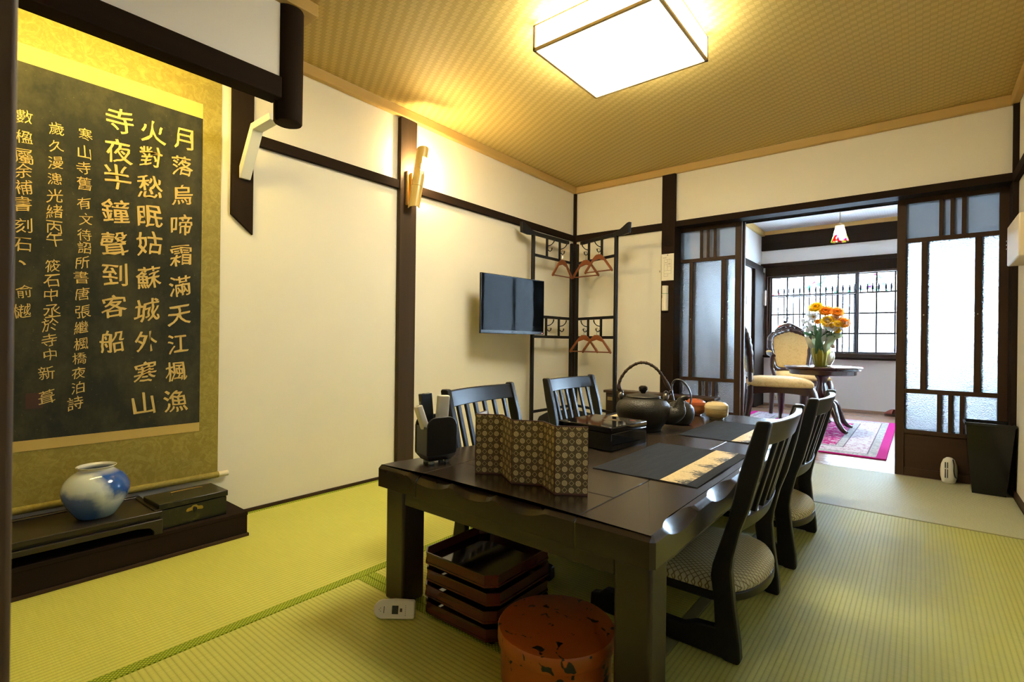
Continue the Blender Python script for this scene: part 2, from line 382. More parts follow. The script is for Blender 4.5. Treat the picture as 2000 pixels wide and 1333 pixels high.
stain.link(_c, _tb.inputs[0])
milk = frosted('milky_window_glass', (.97, .98, 1), .5, 1.1, .4, 0, 0)
def sash(x0, x1, y, muls, thick, low):
    f = B(x0, x0 + thick, y - .015, y + .015, .700, 1.682).box(x1 - thick, x1, y - .015, y + .015, .700, 1.682).box(x0 + thick, x1 - thick, y - .015, y + .015, .700, .722).box(x0 + thick, x1 - thick, y - .015, y + .015, 1.672, 1.682)
    for m_ in muls: f.box(m_ - .009, m_ + .009, y - .010, y + .010, .722, 1.672)
    for z in (1.443, 1.192, .944): f.box(x0 + thick, x1 - thick, y - .011, y + .011, z - .010, z + .010)
    s_ = obj('sash', f, M('sash_wood', (.030, .024, .026), .45), wf, .0015)
    obj('pane', B(x0 + thick, x1 - thick, y + .0125, y + .0145, 1.443, 1.672), stain, s_)
    obj('pane', B(x0 + thick, x1 - thick, y + .0125, y + .0145, .722, 1.443), low, s_)
sash(-1.545, -.57, YW - .018, (-1.347, -1.158, -.974, -.785), .022, clear)
sash(-.615, .33, YW + .018, (-.40, -.221, -.03, .16), .026, milk)
sash(.30, .90, YW - .018, (.50, .70), .022, milk)
w2 = struct('window_2', B(PX1 + .03, PX1 + .07, 4.5, 6.9, .4, .44).box(PX1 + .03, PX1 + .07, 4.5, 6.9, 1.96, 2.0).box(PX1 + .03, PX1 + .07, 4.5, 4.54, .44, 1.96).box(PX1 + .03, PX1 + .07, 6.86, 6.9, .44, 1.96).box(PX1 + .03, PX1 + .07, 5.68, 5.72, .44, 1.96), MT['brown_x'], .002)
for a, b in ((4.54, 5.68), (5.72, 6.86)): obj('pane', B(PX1 + .048, PX1 + .052, a, b, .44, 1.96), clear, w2)
cu_ = thing('sheer_curtain', 'sheer pleated curtain at the parlour side window, mirrored in the television', 'curtain', (1.24, 5.7, 2.05))
_cm = MB(); _n = 240
for k in range(_n + 1):
    y = 4.45 + 2.5 * k / _n; x = 1.235 + .022 * sin(k * .62) + .008 * sin(k * .23)
    _cm.v += [Vector((x, y, .30)), Vector((x, y, 2.05))]
_cm.f = [(2 * k, 2 * k + 2, 2 * k + 3, 2 * k + 1) for k in range(_n)]
_cs = M('sheer_curtain_cloth'); _ct = _cs.new('ShaderNodeBsdfTranslucent'); _ct.inputs[0].default_value = (.80, .84, .90, 1); _cq = _cs.new('ShaderNodeBsdfTransparent'); _cx = _cs.new('ShaderNodeMixShader'); _cx.inputs[0].default_value = .15
_cs.link(_ct.outputs[0], _cx.inputs[1]); _cs.link(_cq.outputs[0], _cx.inputs[2]); _cs.link(_cx.outputs[0], _cs.N['Material Output'].inputs[0])
obj('cloth', _cm, _cs, cu_, world=True, ang=80); obj('rod', MB().tube([(1.235, 4.40, 2.06), (1.235, 7.0, 2.06)], .008, 10), MT['dark_y'], cu_, world=True)
# street outside: railing and pavement
iron = M('black_iron', (.003, .003, .004), .9, 0, .0)
rl = thing('iron_railing', 'thin spiked iron railing outside the parlour window', 'railing', (-.6, 7.72, 0))
for z in (.62, 1.46): obj('rail', B(-1.75, .55, 7.715, 7.725, z - .012, z + .012), iron, rl, world=True)
for k in range(24):
    x = -1.52 + .0625 * k + (.01 if k % 3 == 1 else 0)
    obj('bar', MB().lathe([(0, -.04), (.0075, -.04), (.0075, 1.50), (.012, 1.51), (.012, 1.54), (.006, 1.57), (0, 1.60)], 8, (x, 7.72, 0)), iron, rl, world=True)
struct('floor_street', B(-4, 4, 7.48, 12, -.12, -.04), M('pale_street_paving', (.55, .55, .55), .8))

# ================================================================== TATAMI
def tatami_mat(name, axis, pitch, c0, c1, depth):
    m = M(name, c0, .62, spec=.25); x, y, z = m.xyz('Object'); u = (y if axis == 'x' else x); v = (x if axis == 'x' else y)
    rib = (u * (pi / pitch)).sin().abs().pow(.40)
    cell = (u / pitch).floor(); k = m.noise(1, 2, .6, (40, 900, 1) if axis == 'y' else (900, 40, 1))
    st = m.noise(1, 3, .6, (12, 300, 1) if axis == 'y' else (300, 12, 1))
    big = m.noise(3.0, 3)
    c = m.mix(((st - .5) * 2.2 + .5).max(0).min(1), c0, c1); c = m.mix(big * .5, c, tuple(q * .82 for q in c0)); c = m.mix((rib * -1 + 1) * .62, c, tuple(q * .38 for q in c0)); m.color(c)
    return m.bump(rib + k * .22, .6, depth)
C0, C1 = (.60, .59, .105), (.72, .70, .155)
TA = tatami_mat('fine_rush_weave_lengthwise', 'y', .0150, C0, C1, .0012)
TE = tatami_mat('fine_rush_weave_crosswise', 'x', .0150, (.47, .46, .27), (.56, .55, .34), .0010)
TB = tatami_mat('broad_rush_weave_crosswise', 'x', .0138, (.54, .53, .105), (.65, .64, .15), .0012)
TD = tatami_mat('broad_rush_weave_lengthwise', 'y', .0130, (.42, .41, .095), (.51, .50, .135), .0012)
hb = M('green_cloth_edging', (.24, .29, .02), .7, spec=.2); _x, _y, _z = hb.xyz()
_p = (((_x / .011) + (_y / .011)).fract().gt(.32)) * (((_x / .011) - (_y / .011)).fract().gt(.32))
hb.color(hb.mix(_p, (.15, .20, .010), (.42, .50, .035))); hb.bump(_p, .4, .0008)
hb2 = M('olive_cloth_edging', (.24, .23, .09), .75)
def mat(x0, x1, y0, y1, m, label, edges, hm=None):
    g = .0012; x0 += g; x1 -= g; y0 += g; y1 -= g; e = dict(edges)
    a = e.get('x0', 0); b = e.get('x1', 0); c = e.get('y0', 0); d = e.get('y1', 0)
    r = thing('tatami_mat', label, 'tatami mat', ((x0 + x1) / 2, (y0 + y1) / 2, -.046), 0, 'tatami mats covering the floor')
    obj('rush_cover', B(x0 + a, x1 - b, y0 + c, y1 - d, -.046, -.0004), m, r, .003, world=True)
    for q in ((x0, x0 + a, y0, y1), (x1 - b, x1, y0, y1), (x0, x1, y0, y0 + c), (x0, x1, y1 - d, y1)):
        if q[1] - q[0] > .005 and q[3] - q[2] > .005: obj('cloth_edging', B(*q, -.046, 0), hm or hb, r, .002, world=True)
mat(-2.392, -1.452, .06, 1.92, TA, 'yellow-green tatami mat along the left wall before the alcove platform', {'x0': .022, 'x1': .036})
mat(-2.392, -1.452, 1.92, 3.79, TA, 'tatami mat under the left chairs, running to the corner coat rack', {'x0': .022, 'x1': .036})
mat(-1.452, -.53, .06, 1.02, TB, 'broad-ribbed tatami mat in front of the dining table with green edging behind', {'y1': .032, 'y0': .032})
mat(-1.452, -.53, 1.02, 1.99, TB, 'tatami mat under the near half of the dining table', {'y0': .032})
mat(-1.452, -.53, 1.99, 2.965, TB, 'tatami mat under the far half of the dining table', {'y1': .02})
mat(-.53, .398, .06, 2.965, TD, 'broad-ribbed greenish tatami mat under the right-hand chairs', {'x0': .034, 'y1': .0}, hb2)
mat(-1.452, .398, 2.965, 3.945, TE, 'smooth pale tatami mat in front of the sliding glass doors', {'y0': .014}, hb2)

# ================================================================== ALCOVE
pf = thing('alcove_platform', 'low dark wooden alcove platform below the hanging scroll', 'platform', (-2.25, .2, 0))
obj('board', B(-2.40, -2.104, -1.28, .912, .084, .0985), MT['dark_y'], pf, .002, world=True)
obj('front_board', B(-2.130, -2.106, -1.28, .910, .012, .084), MT['dark_y'], pf, .001, world=True)
obj('end_board', B(-2.40, -2.130, .886, .910, .012, .084), MT['dark_x'], pf, .001, world=True)
obj('base_strip', B(-2.398, -2.100, -1.28, .915, 0, .012), MT['brown_x'], pf, .001, world=True)
# hanging scroll
def paper(name, a, b, sc, dirty=.3, rough=.85):
    m = M(name, a, rough, spec=.2); n = m.noise(sc, 5, .65); m.color(m.mix(m.noise(2.2, 3) * dirty, m.mix(n, a, b), tuple(q * .7 for q in a))); return m.bump(m.noise(260, 2), .1, .0005)
ink = M('ink_black_rubbing_paper', (.018, .019, .016), .8, spec=.2)
_a = ink.noise(4, 5, .7, (1, 1.4, 1)); _sp = ink.noise(90, 3, .6)
ink.color(ink.mix(_sp.gt(.70) * .25 + (_a - .42).max(0) * .9, (.024, .025, .020), (.19, .165, .07)))
sk = M('olive_gold_brocade', (.33, .26, .05), .6, spec=.35); _v = sk.voro(26, 'DISTANCE_TO_EDGE', (1, 1.0, .8)); _nn = sk.noise(30, 5, .7, dist=1.5)
sk.color(sk.mix((_nn - .42).max(0) * 2.2, (.27, .21, .035), (.46, .37, .09))); sk.bump(_nn, .15, .001)
gb = paper('gold_flecked_silk_band', (.55, .38, .10), (.66, .48, .16), 14)
hs = thing('hanging_scroll', 'hanging scroll with gold calligraphy on black paper in the alcove', 'scroll', (-2.395, .5, 1.2))
obj('brocade', B(-2.396, -2.393, .10, .905, .205, 2.05), sk, hs, world=True)
obj('silk_band', B(-2.393, -2.3915, .16, .830, 1.737, 1.800), gb, hs, world=True)
obj('silk_band', B(-2.393, -2.3915, .16, .830, .400, .437), gb, hs, world=True)
obj('paper', B(-2.393, -2.3912, .16, .830, .437, 1.737), ink, hs, world=True)
obj('roller', MB().tube([(-2.385, .09, .200), (-2.385, .905, .200)], .013, 16), sk, hs, world=True)
for a, b in ((.06, .09), (.905, .945)): obj('roller_end', MB().tube([(-2.385, a, .200), (-2.385, b, .200)], .0122, 16), M('ivory_roller_end', (.75, .66, .42), .4), hs, .001, world=True)
# writing: (characters, pixel centres top to bottom, cell height in px)
RT = RW.transposed()
def on_x(px, py, x0):
    d = RT @ Vector(((px - 1000) / FPX, (py - 666.5) / FPX, 1)); return Vector((0, 0, .8)) + d * (x0 / d.x)
COLS = [("月落烏啼霜滿天江楓漁", [(357.6, 271), (356, 324.5), (356, 381), (354.5, 440.5), (352.8, 499.6), (351, 558.7), (350, 616), (347.7, 671.8), (344.4, 725.8), (342.7, 783)], .094, 1),
 ("火對愁眠姑蘇城外寒山", [(299, 258), (294.6, 307), (293, 365.5), (293, 423.6), (292, 476), (290, 541.8), (287, 606), (286, 666.7), (283.6, 727.5), (280, 788)], .094, 1),
 ("寺夜半鐘聲到客船", [(234.7, 234.7), (231.6, 296), (228.4, 346.6), (226, 412), (222.8, 476), (224, 536.7), (222.8, 599), (219.4, 666.7)], .096, 1),
 ("寒山寺舊有文待詔所書唐張繼楓橋夜泊詩", [(167, 263), (165.4, 297.7), (163.8, 327.7), (165, 359), (163.8, 397), (168, 428.7), (165, 459), (165, 484.4), (160.4, 513), (158.7, 541.8), (160.4, 573.9), (162, 609), (158.7, 639.7), (158.7, 671.8), (155.3, 700.5), (153.6, 729), (152, 757.9), (146.9, 788)], .050, 0),
 ("歲久漫漶光緒丙午筱石中丞於寺中新葺", [(110.3, 252), (110, 285), (108.7, 318), (107, 349.7), (107, 382.8), (106.4, 413.5), (106.4, 443.9), (107, 467.5), (103, 519.8), (101.3, 548.5), (99.6, 575.6), (101.3, 607.6), (97.9, 634.6), (96, 665), (97.9, 693.7), (91, 729), (91, 776)], .050, 0),
 ("數楹屬余補書刻石、俞樾", [(47.3, 228.4), (47, 267.8), (45.7, 305.6), (45.7, 334), (45.7, 365.5), (44, 398.6), (45.6, 440.5), (43.9, 477.7), (42, 514.8), (47, 568.8), (42, 607.6)], .053, 0)]
_dg = bpy.context.evaluated_depsgraph_get()
def glyph_mesh(ch, off):
    c = bpy.data.curves.new('g', 'FONT'); c.body = ch; c.size = 1; c.offset = off; c.resolution_u = 3; c.fill_mode = 'FRONT'
    o = bpy.data.objects.new('g', c); COL.objects.link(o); _dg.update()
    me = bpy.data.meshes.new_from_object(o.evaluated_get(bpy.context.evaluated_depsgraph_get()))
    vs = [v.co.copy() for v in me.vertices]; fs = [tuple(p.vertices) for p in me.polygons]
    bpy.data.objects.remove(o); bpy.data.curves.remove(c); bpy.data.meshes.remove(me)
    return vs, fs
gink = M('gold_ink', (.62, .44, .15), .7, spec=.2)
for chars, pts, size, off in COLS:
    cal = MB()
    for ch, (px, py) in zip(chars, pts):
        vs, fs = glyph_mesh(ch, 0)
        if not vs: continue
        xs = [v.x for v in vs]; ys = [v.y for v in vs]; cx, cy = (min(xs) + max(xs)) / 2, (min(ys) + max(ys)) / 2; ext = max(max(xs) - min(xs), max(ys) - min(ys))
        P = on_x(px, py, -2.391); k = size * (.92 if len(chars) < 11 else .9) / max(ext, .72) * random.uniform(.92, 1.08)
        tilt = random.uniform(-.04, .04) + .05; ph = random.uniform(0, 6); out = []
        for v in vs:
            a, b = (v.x - cx), (v.y - cy)
            a += .030 * sin(b * 7 + ph) + .018 * sin(b * 15 + ph * 2 + a * 4); b += .035 * sin(a * 5 + ph) + .10 * a + .015 * sin(a * 17 + ph)
            a, b = a * cos(tilt) - b * sin(tilt), a * sin(tilt) + b * cos(tilt)
            out.append((-2.3905, P.y + a * k * .92, P.z + b * k))
        for dx_, dz_ in (((0, 0), (.0014, .0005), (-.0004, -.0012)) if off else ((0, 0),)): cal.add([(x_ - .00003 * (dx_ != 0), y_ + dx_, z_ + dz_) for x_, y_, z_ in out], fs)
    obj('calligraphy_column', cal, gink, hs, world=True, recalc=False)
seal = B(-2.3912, -2.3908, .29, .335, .545, .60); obj('seal', seal, M('faded_red_seal', (.055, .02, .015), .8), hs, world=True)

# low display stand, vase, lacquered box
ds = thing('display_stand', 'low dark wooden display stand carrying the blue and white vase', 'stand', (-2.235, .35, .0985))
dk = wood('black_brown_rosewood', (.020, .015, .011), (.036, .027, .019), 1, .32, coat=.2)
obj('top_panel', B(-2.352, -2.118, .10, .596, .165, .172), dk, ds, .001, world=True)
obj('top_frame', B(-2.372, -2.352, .08, .614, .160, .178).box(-2.118, -2.098, .08, .614, .160, .178).box(-2.352, -2.118, .596, .614, .160, .178).box(-2.352, -2.118, .08, .10, .160, .178), dk, ds, .003, world=True)
obj('waist', B(-2.364, -2.108, .088, .606, .150, .160), dk, ds, world=True)
ap = [(.08, .150), (.08, .0985), (.108, .0985), (.108, .112), (.122, .126), (.150, .132), (.540, .132), (.575, .126), (.588, .112), (.588, .0985), (.614, .0985), (.614, .150)]
obj('apron', MB().prism(ap, -2.112, -2.094, 'yz'), dk, ds, .002, world=True)
obj('apron', MB().prism(ap, -2.376, -2.360, 'yz'), dk, ds, .002, world=True)
obj('end_apron', B(-2.360, -2.112, .596, .612, .128, .150), dk, ds, .002, world=True)
vm = M('blue_and_white_glaze', (.7, .75, .78), .10, spec=.6, coat=.5); _x, _y, _z = vm.xyz()
_n = (vm.noise(16, 3, .55) - .5) * .07
_f1 = ((_y + _n + _z * .12 + .010) * 34).max(0).min(1) * (((_z + _n - .050) * 34).max(0).min(1)); _f2 = ((_y * -1 + _n + .004 - _z * .14) * 30).max(0).min(1) * (((_z * -1 + _n + .112) * 36).max(0).min(1))
_f = _f1.max(_f2 * .8); _lo = ((_z * -1 + _n + .075) * 16).max(0).min(1); _top = ((_z - .150) * 60).max(0).min(1)
_cc = vm.mix(_lo * .7, (.66, .72, .70), (.20, .42, .50)); _cc = vm.mix(_f, _cc, (.010, .085, .40)); vm.color(vm.mix(_top, _cc, (.64, .63, .56)))
vs = MB().lathe([(0, .002), (.050, 0), (.054, .004), (.066, .022), (.086, .055), (.0955, .085), (.0965, .100), (.090, .125), (.074, .146), (.056, .158), (.0485, .164), (.048, .170), (.0565, .1745), (.0575, .177), (.055, .1785), (.0465, .171), (.046, .164), (.060, .150), (.080, .120), (.088, .100), (.080, .060), (.050, .015), (0, .012)], 56)
vo = obj('vase', vs, vm, sub=1); vo.location = (-2.228, .452, .172); vo.rotation_euler = (0, 0, .15)
tag(vo, 'round blue and white porcelain vase on the dark display stand', 'vase')
bx = thing('lacquer_box', 'old black box with brass latch and handle beside the display stand', 'box', (-2.205, .725, .0985), .03)
bm_ = M('worn_black_paint', (.012, .012, .011), .30, spec=.5); bm_.color(bm_.mix((bm_.noise(22, 5, .7) - .58).max(0) * 4, (.011, .012, .010), (.11, .09, .03)))
obj('body', B(-.076, .074, -.115, .115, 0, .072), bm_, bx, .002); obj('lid', B(-.080, .078, -.119, .119, .074, .096), bm_, bx, .003)
br = M('aged_brass', (.45, .33, .12), .35, 1)
obj('handle', MB().tube(spline([(0, -.052, .097), (0, -.052, .106), (0, -.044, .110), (0, .044, .110), (0, .052, .106), (0, .052, .097)], 4), .0022, 8), br, bx)
lt = MB()
for a, c in ((.026, 0), (.010, .016), (.010, -.016)): lt.lathe([(0, 0), (a * .62, 0), (a * .62, .002), (0, .002)], 18)
lt = MB().prism(arc((0, .055), .011, 0, pi, 8)[:0] + [(-.030, .050), (-.026, .058), (-.012, .060), (-.006, .066), (.006, .066), (.012, .060), (.026, .058), (.030, .050), (.026, .045), (.010, .048), (0, .040), (-.010, .048), (-.026, .045)], .074, .0765, 'yz')
lo_ = obj('latch_plate', lt, br, bx); obj('hasp', MB().ball((.080, 0, .050), .007, 8, (.6, 1, 1.4)), M('dark_latch_iron', (.03, .03, .03), .35, .8), lo_)
# white angled bracket by the hanging log
bk = MB().prism([(-2.384, 1.520), (-2.372, 1.520), (-2.255, 1.708), (-2.095, 1.708), (-2.105, 1.738), (-2.275, 1.738), (-2.400 + .016, 1.575)], .976, 1.022, 'xz')
tag(obj('wall_bracket', bk, M('white_painted_wood', (.80, .80, .74), .55), bevel=.002), 'white angled bracket on the dark wall board beside the hanging log', 'bracket')
# concealed alcove light
lf = thing('alcove_lamp', 'lamp tube hidden behind the alcove beam above the scroll', 'lamp', (-2.10, .30, 1.80))
obj('tube', MB().tube([(-2.075, -.05, 1.850), (-2.075, .80, 1.850)], .010, 12), M('warm_lamp_tube').emit((1, .76, .24), ALCOVE), lf, world=True)
obj('housing', B(-2.10, -2.035, -.08, .83, 1.868, 1.890), M('lamp_housing', (.5, .5, .45), .5), lf, world=True)

# ================================================================== LAMPS OF THE ROOM
cl = thing('ceiling_lamp', 'large glowing square ceiling lamp with pale wooden frame', 'lamp', (-1.02, 1.99, 2.05))
px0, px1, py0, py1, pz0, pz1 = -1.301, -.736, 1.722, 2.262, 2.048, 2.158
fr = M('pale_lamp_frame', (.50, .36, .17), .5)
t = .012; F_ = MB()
for z0, z1 in ((pz0, pz0 + t), (pz1 - .006, pz1)):
    F_.box(px0, px1, py0, py0 + t, z0, z1).box(px0, px1, py1 - t, py1, z0, z1).box(px0, px0 + t, py0 + t, py1 - t, z0, z1).box(px1 - t, px1, py0 + t, py1 - t, z0, z1)
for x in (px0, px1 - t):
    for y in (py0, py1 - t): F_.box(x, x + t, y, y + t, pz0, pz1)
obj('frame', F_, fr, cl, .001, world=True)
glow = M('lit_lamp_paper', (.9, .88, .82), .6).emit((1, .93, .70), LAMP)
sh = M('lit_lamp_side_paper', (.9, .88, .82), .6).emit((1, .93, .70), LAMP * .80)
obj('diffuser', B(px0 + t, px1 - t, py0 + t, py1 - t, pz0 + .004, pz0 + .008), glow, cl, world=True)
for q in ((px0 + .004, px0 + .007, py0 + t, py1 - t), (px1 - .007, px1 - .004, py0 + t, py1 - t), (px0 + t, px1 - t, py0 + .004, py0 + .007), (px0 + t, px1 - t, py1 - .007, py1 - .004)):
    obj('side_panel', B(*q, pz0 + t, pz1 - .006), sh, cl, world=True)
obj('mounting_plate', B(-1.12, -.92, 1.89, 2.09, pz1 - .02, ZC), fr, cl, world=True)
# split bamboo lamp on the post
bl = thing('bamboo_wall_lamp', 'split bamboo wall lamp with a bare glowing bulb on the left wall post', 'lamp', (-2.37, 1.935, 1.58))
bam = M('varnished_bamboo', (.62, .42, .10), .32, coat=.3); bam.color(bam.mix(bam.noise(30, 3, .5, (1, 1, .05)), (.55, .36, .08), (.70, .50, .15)))
def bamboo(z0, z1, a0, a1, rad=.034, th=.005):
    """part of a leaning split culm; opening angle a0..a1 around its axis"""
    b_ = MB(); n = 14; zs = [z0 + (z1 - z0) * k / 8 for k in range(9)]; g = []
    for rr in (rad, rad - th):
        for z in zs:
            k0 = len(b_.v)
            for i in range(n + 1):
                a = a0 + (a1 - a0) * i / n; b_.v.append(Vector((rr * cos(a), rr * sin(a), z + .010 * cos(a) * (1 if z in (z0, z1) else 0))))
            g.append(k0)
    for L in range(2):
        for j in range(8):
            for i in range(n):
                p = g[L * 9 + j] + i; q = g[L * 9 + j + 1] + i; b_.f.append((p, p + 1, q + 1, q))
    for j in range(8):
        for i in (0, n): b_.f.append((g[j] + i, g[j + 1] + i, g[9 + j + 1] + i, g[9 + j] + i))
    for j in (0, 8):
        for i in range(n): b_.f.append((g[j] + i, g[j] + i + 1, g[9 + j] + i + 1, g[9 + j] + i))
    return b_
LM = Matrix.Translation((-2.318, 1.925, 1.575)) @ Matrix.Rotation(R(-7), 4, 'X') @ Matrix.Rotation(R(4), 4, 'Y')
cu = bamboo(0, .36, R(-120), R(-28)); cu2 = bamboo(0, .195, R(-28), R(42)); cu3 = bamboo(.30, .36, R(-28), R(42))
cu.add(cu2.v, cu2.f).add(cu3.v, cu3.f).xf(LM)
obj('bamboo_culm', cu, bam, bl, world=True, ang=50)
obj('node_ring', MB().tube([(.0345 * cos(R(a)), .0345 * sin(R(a)), .135) for a in range(-120, 43, 9)], .0022, 6).xf(LM), bam, bl, world=True)
obj('back_board', B(-2.370, -2.352, 1.905, 1.955, 1.60, 1.80), MT['cornice'], bl, .002, world=True)
obj('arm', B(-2.352, -2.330, 1.922, 1.936, 1.68, 1.79), MT['cornice'], bl, .002, world=True)
bp = LM @ Vector((.006, .010, .25))
obj('bulb', MB().ball(bp, .021, 12, (1, 1, 1.15)), M('glowing_bulb').emit((1, .74, .36), BULB), bl, world=True)
obj('socket', MB().lathe([(0, -.05), (.013, -.05), (.014, -.018), (0, -.018)], 16, bp), M('brass_socket', (.6, .45, .18), .3, 1), bl, world=True)

# ================================================================== TELEVISION
tv = thing('television', 'flat black television on the left wall beside the corner coat rack', 'television', (-2.186, 2.719, 1.049), -R(5.5))
scr = M('switched_off_screen', (.003, .004, .006), .045, spec=.06)
cas = M('glossy_black_plastic', (.008, .008, .009), .22, spec=.3)
obj('casing', B(-.016, 0, -.313, .313, -.199, .199), cas, tv, .003)
obj('screen', B(0, .0012, -.306, .306, -.176, .193), scr, tv)
obj('power_light', B(0, .0018, .292, .297, -.192, -.187), M('red_indicator').emit((1, .05, .03), 1.2), tv)
obj('logo_plate', B(0, .0012, -.026, .026, -.190, -.182), M('grey_print', (.05, .05, .055), .4), tv)
obj('back_cover', B(-.060, -.016, -.20, .20, -.15, .12), cas, tv, .012)
arm = M('dark_steel_bracket', (.03, .03, .03), .4, .7)
obj('wall_bracket', B(-.200, -.190, -.06, .06, -.10, .10).box(-.190, -.060, -.03, .03, -.04, .04), arm, tv, .002)

# ================================================================== COAT RACK, HANGERS
rk = thing('coat_rack', 'black two-panel wooden coat rack standing across the corner behind the television', 'coat rack', (-2.27, 3.62, 0))
bk_ = M('black_painted_wood', (.010, .009, .009), .5, spec=.18)
def rack_panel(P, Q, near_flare):
    P, Q = Vector(P), Vector(Q); d = (Q - P).normalized(); nrm = Vector((d.y, -d.x, 0))
    if nrm.dot(Vector((1, -1, 0))) < 0: nrm = -nrm
    a = math.atan2(d.y, d.x); L = (Q - P).length
    def at(u, v, z): return P + d * u + nrm * v + Vector((0, 0, z))
    for u in (0, L): obj('post', MB().cbox(at(u, 0, .815), (.026, .025, 1.63), a), bk_, rk, .005, world=True)
    for z, h in ((1.465, .020), (.994, .022), (.838, .022), (.262, .020)): obj('rail', MB().cbox(at(L / 2, 0, z), (L - .03, .016, h), a), bk_, rk, .002, world=True)
    e0, e1 = (-.015, L + .15) if not near_flare else (-.15, L + .015)
    obj('top_rail', MB().cbox(at((e0 + e1) / 2, 0, 1.628), (e1 - e0 - .14, .024, .026), a), bk_, rk, .003, world=True)
    s = 1 if not near_flare else -1; u0 = L - .02 if s > 0 else .02
    pr = [(0, 1.615), (.09, 1.606), (.165, 1.612), (.172, 1.690), (.150, 1.688), (.095, 1.664), (.04, 1.645), (0, 1.641)]
    v = [at(u0 + s * x, k, z) for k in (-.013, .013) for x, z in pr]; n = len(pr)
    obj('flared_end', MB().add(v, [tuple(range(n)), tuple(range(2 * n - 1, n - 1, -1))] + [(i, (i + 1) % n, (i + 1) % n + n, i + n) for i in range(n)]), bk_, rk, .003, world=True)
    hk = []
    for f in (.33, .66):
        for zc, zh in ((1.545, .15), (.916, .14)):
            hp = obj('hook_plate', MB().cbox(at(L * f, .002, zc), (.020, .014, zh), a), bk_, rk, .004, world=True)
            b_ = MB(); o = .012
            b_.tube(spline([at(L * f, o, zc + .01), at(L * f, o + .03, zc + .016), at(L * f, o + .055, zc + .035), at(L * f, o + .064, zc + .058)], 5), lerps([.004, .0035, .0055], 16), 8)
            b_.tube(spline([at(L * f, o, zc - .02), at(L * f, o + .018, zc - .033), at(L * f, o + .034, zc - .026), at(L * f, o + .038, zc - .008)], 5), lerps([.004, .0035, .005], 16), 8)
            h = obj('double_hook', b_, arm, hp, world=True); hk.append(at(L * f, o + .020, zc - .030))
    return hk, d, nrm
hkL, dL, nL = rack_panel((-2.295, 3.075, 0), (-2.285, 3.605, 0), True)
hkR, dR, nR = rack_panel((-2.262, 3.655, 0), (-1.800, 3.470, 0), False)
hw = wood('reddish_hanger_wood', (.17, .045, .014), (.26, .085, .028), 0, .35, coat=.2)
def hanger(hook, ang, drop, label, half=.14, roll=0, droop=.132):
    r = thing('coat_hanger', label, 'hanger', hook + Vector((0, 0, .0)), ang, 'wooden hangers on the coat rack'); r.rotation_euler = (0, roll, ang)
    up = [(-half, -droop - drop), (-half + .012, -droop + .022 - drop), (-.060, -.030 - drop), (-.034, -.006 - drop), (-.018, .004 - drop), (.018, .004 - drop), (.034, -.006 - drop), (.060, -.030 - drop), (half - .012, -droop + .022 - drop), (half, -droop - drop)]
    lo = [(half - .010, -droop - .010 - drop), (half - .024, -droop + .008 - drop), (.056, -.050 - drop), (0, -.034 - drop), (-.056, -.050 - drop), (-half + .024, -droop + .008 - drop), (-half + .010, -droop - .010 - drop)]
    obj('wooden_shoulders', MB().prism(up + lo, -.007, .007, 'xz'), hw, r, .003)
    obj('trouser_bar', MB().tube([(-half + .02, 0, -droop - drop + .002), (half - .02, 0, -droop - drop + .002)], .005, 8), hw, r)
    obj('wire_hook', MB().tube([(.015 * cos(R(k)), 0, -.012 + .015 * sin(R(k))) for k in range(200, -70, -15)] + [(0, 0, -.028), (0, 0, .002 - drop)], .0016, 6), M('steel_wire', (.5, .5, .5), .25, 1), r)
    return r
aR = math.atan2(dR.y, dR.x)
hanger(hkL[2] + Vector((.0, 0, .022)), pi / 2 - .04, .075, 'wooden hanger on the left rack panel nearest the television')
hanger(hkR[0] + Vector((0, -.005, .022)), -.14, .070, 'upper wooden hanger next to the corner post on the right rack panel')
hanger(hkR[2] + Vector((0, -.005, .022)), -.16, .048, 'upper wooden hanger farthest right on the rack, beside the outer post')
hanger(hkR[1] + Vector((0, -.02, .022)), -.06, .055, 'lower wooden hanger overlapping the corner post')
hanger(hkR[3] + Vector((0, -.02, .022)), -.10, .055, 'lower wooden hanger on the right, tilted over the other lower one')

# ================================================================== BACK WALL ITEMS
wp = M('printed_paper', (.80, .75, .60), .8); pen = M('grey_print_lines', (.30, .27, .20), .8)
nt = thing('floor_plan_notice', 'paper floor plan notice pinned on the dark post', 'notice', (-1.527, 3.799, 1.39))
obj('sheet', B(-1.576, -1.478, 3.7975, 3.799, 1.288, 1.496), wp, nt, world=True)
pr = MB()
for x0, x1, z0, z1 in ((-1.566, -1.538, 1.465, 1.468), (-1.556, -1.498, 1.450, 1.4515), (-1.556, -1.498, 1.340, 1.3415), (-1.556, -1.498, 1.365, 1.3665), (-1.556, -1.5545, 1.32, 1.450), (-1.4995, -1.498, 1.34, 1.450), (-1.53, -1.5285, 1.365, 1.45), (-1.556, -1.53, 1.41, 1.4115), (-1.53, -1.498, 1.395, 1.3965), (-1.515, -1.5135, 1.395, 1.46), (-1.556, -1.525, 1.32, 1.3215), (-1.526, -1.5245, 1.32, 1.34), (-1.548, -1.536, 1.425, 1.429), (-1.522, -1.504, 1.415, 1.419)): pr.box(x0, x1, 3.7968, 3.7976, z0, z1)
obj('printed_plan', pr, pen, nt, world=True); obj('pin', MB().ball((-1.527, 3.796, 1.486), .004, 6), M('dark_pin', (.05, .05, .05), .4), nt, world=True)
n2 = thing('paper_notice', 'second paper sheet behind the floor plan at the edge of the wall', 'notice', (-1.60, 3.828, 1.39))
obj('sheet', B(-1.625, -1.582, 3.8275, 3.829, 1.300, 1.490), wp, n2, world=True); obj('print', B(-1.606, -1.600, 3.8268, 3.8276, 1.36, 1.375), pen, n2, world=True)
wd = thing('emergency_torch', 'slim white torch in a holder on the dark post under the notice', 'torch', (-1.54, 3.79, 1.05))
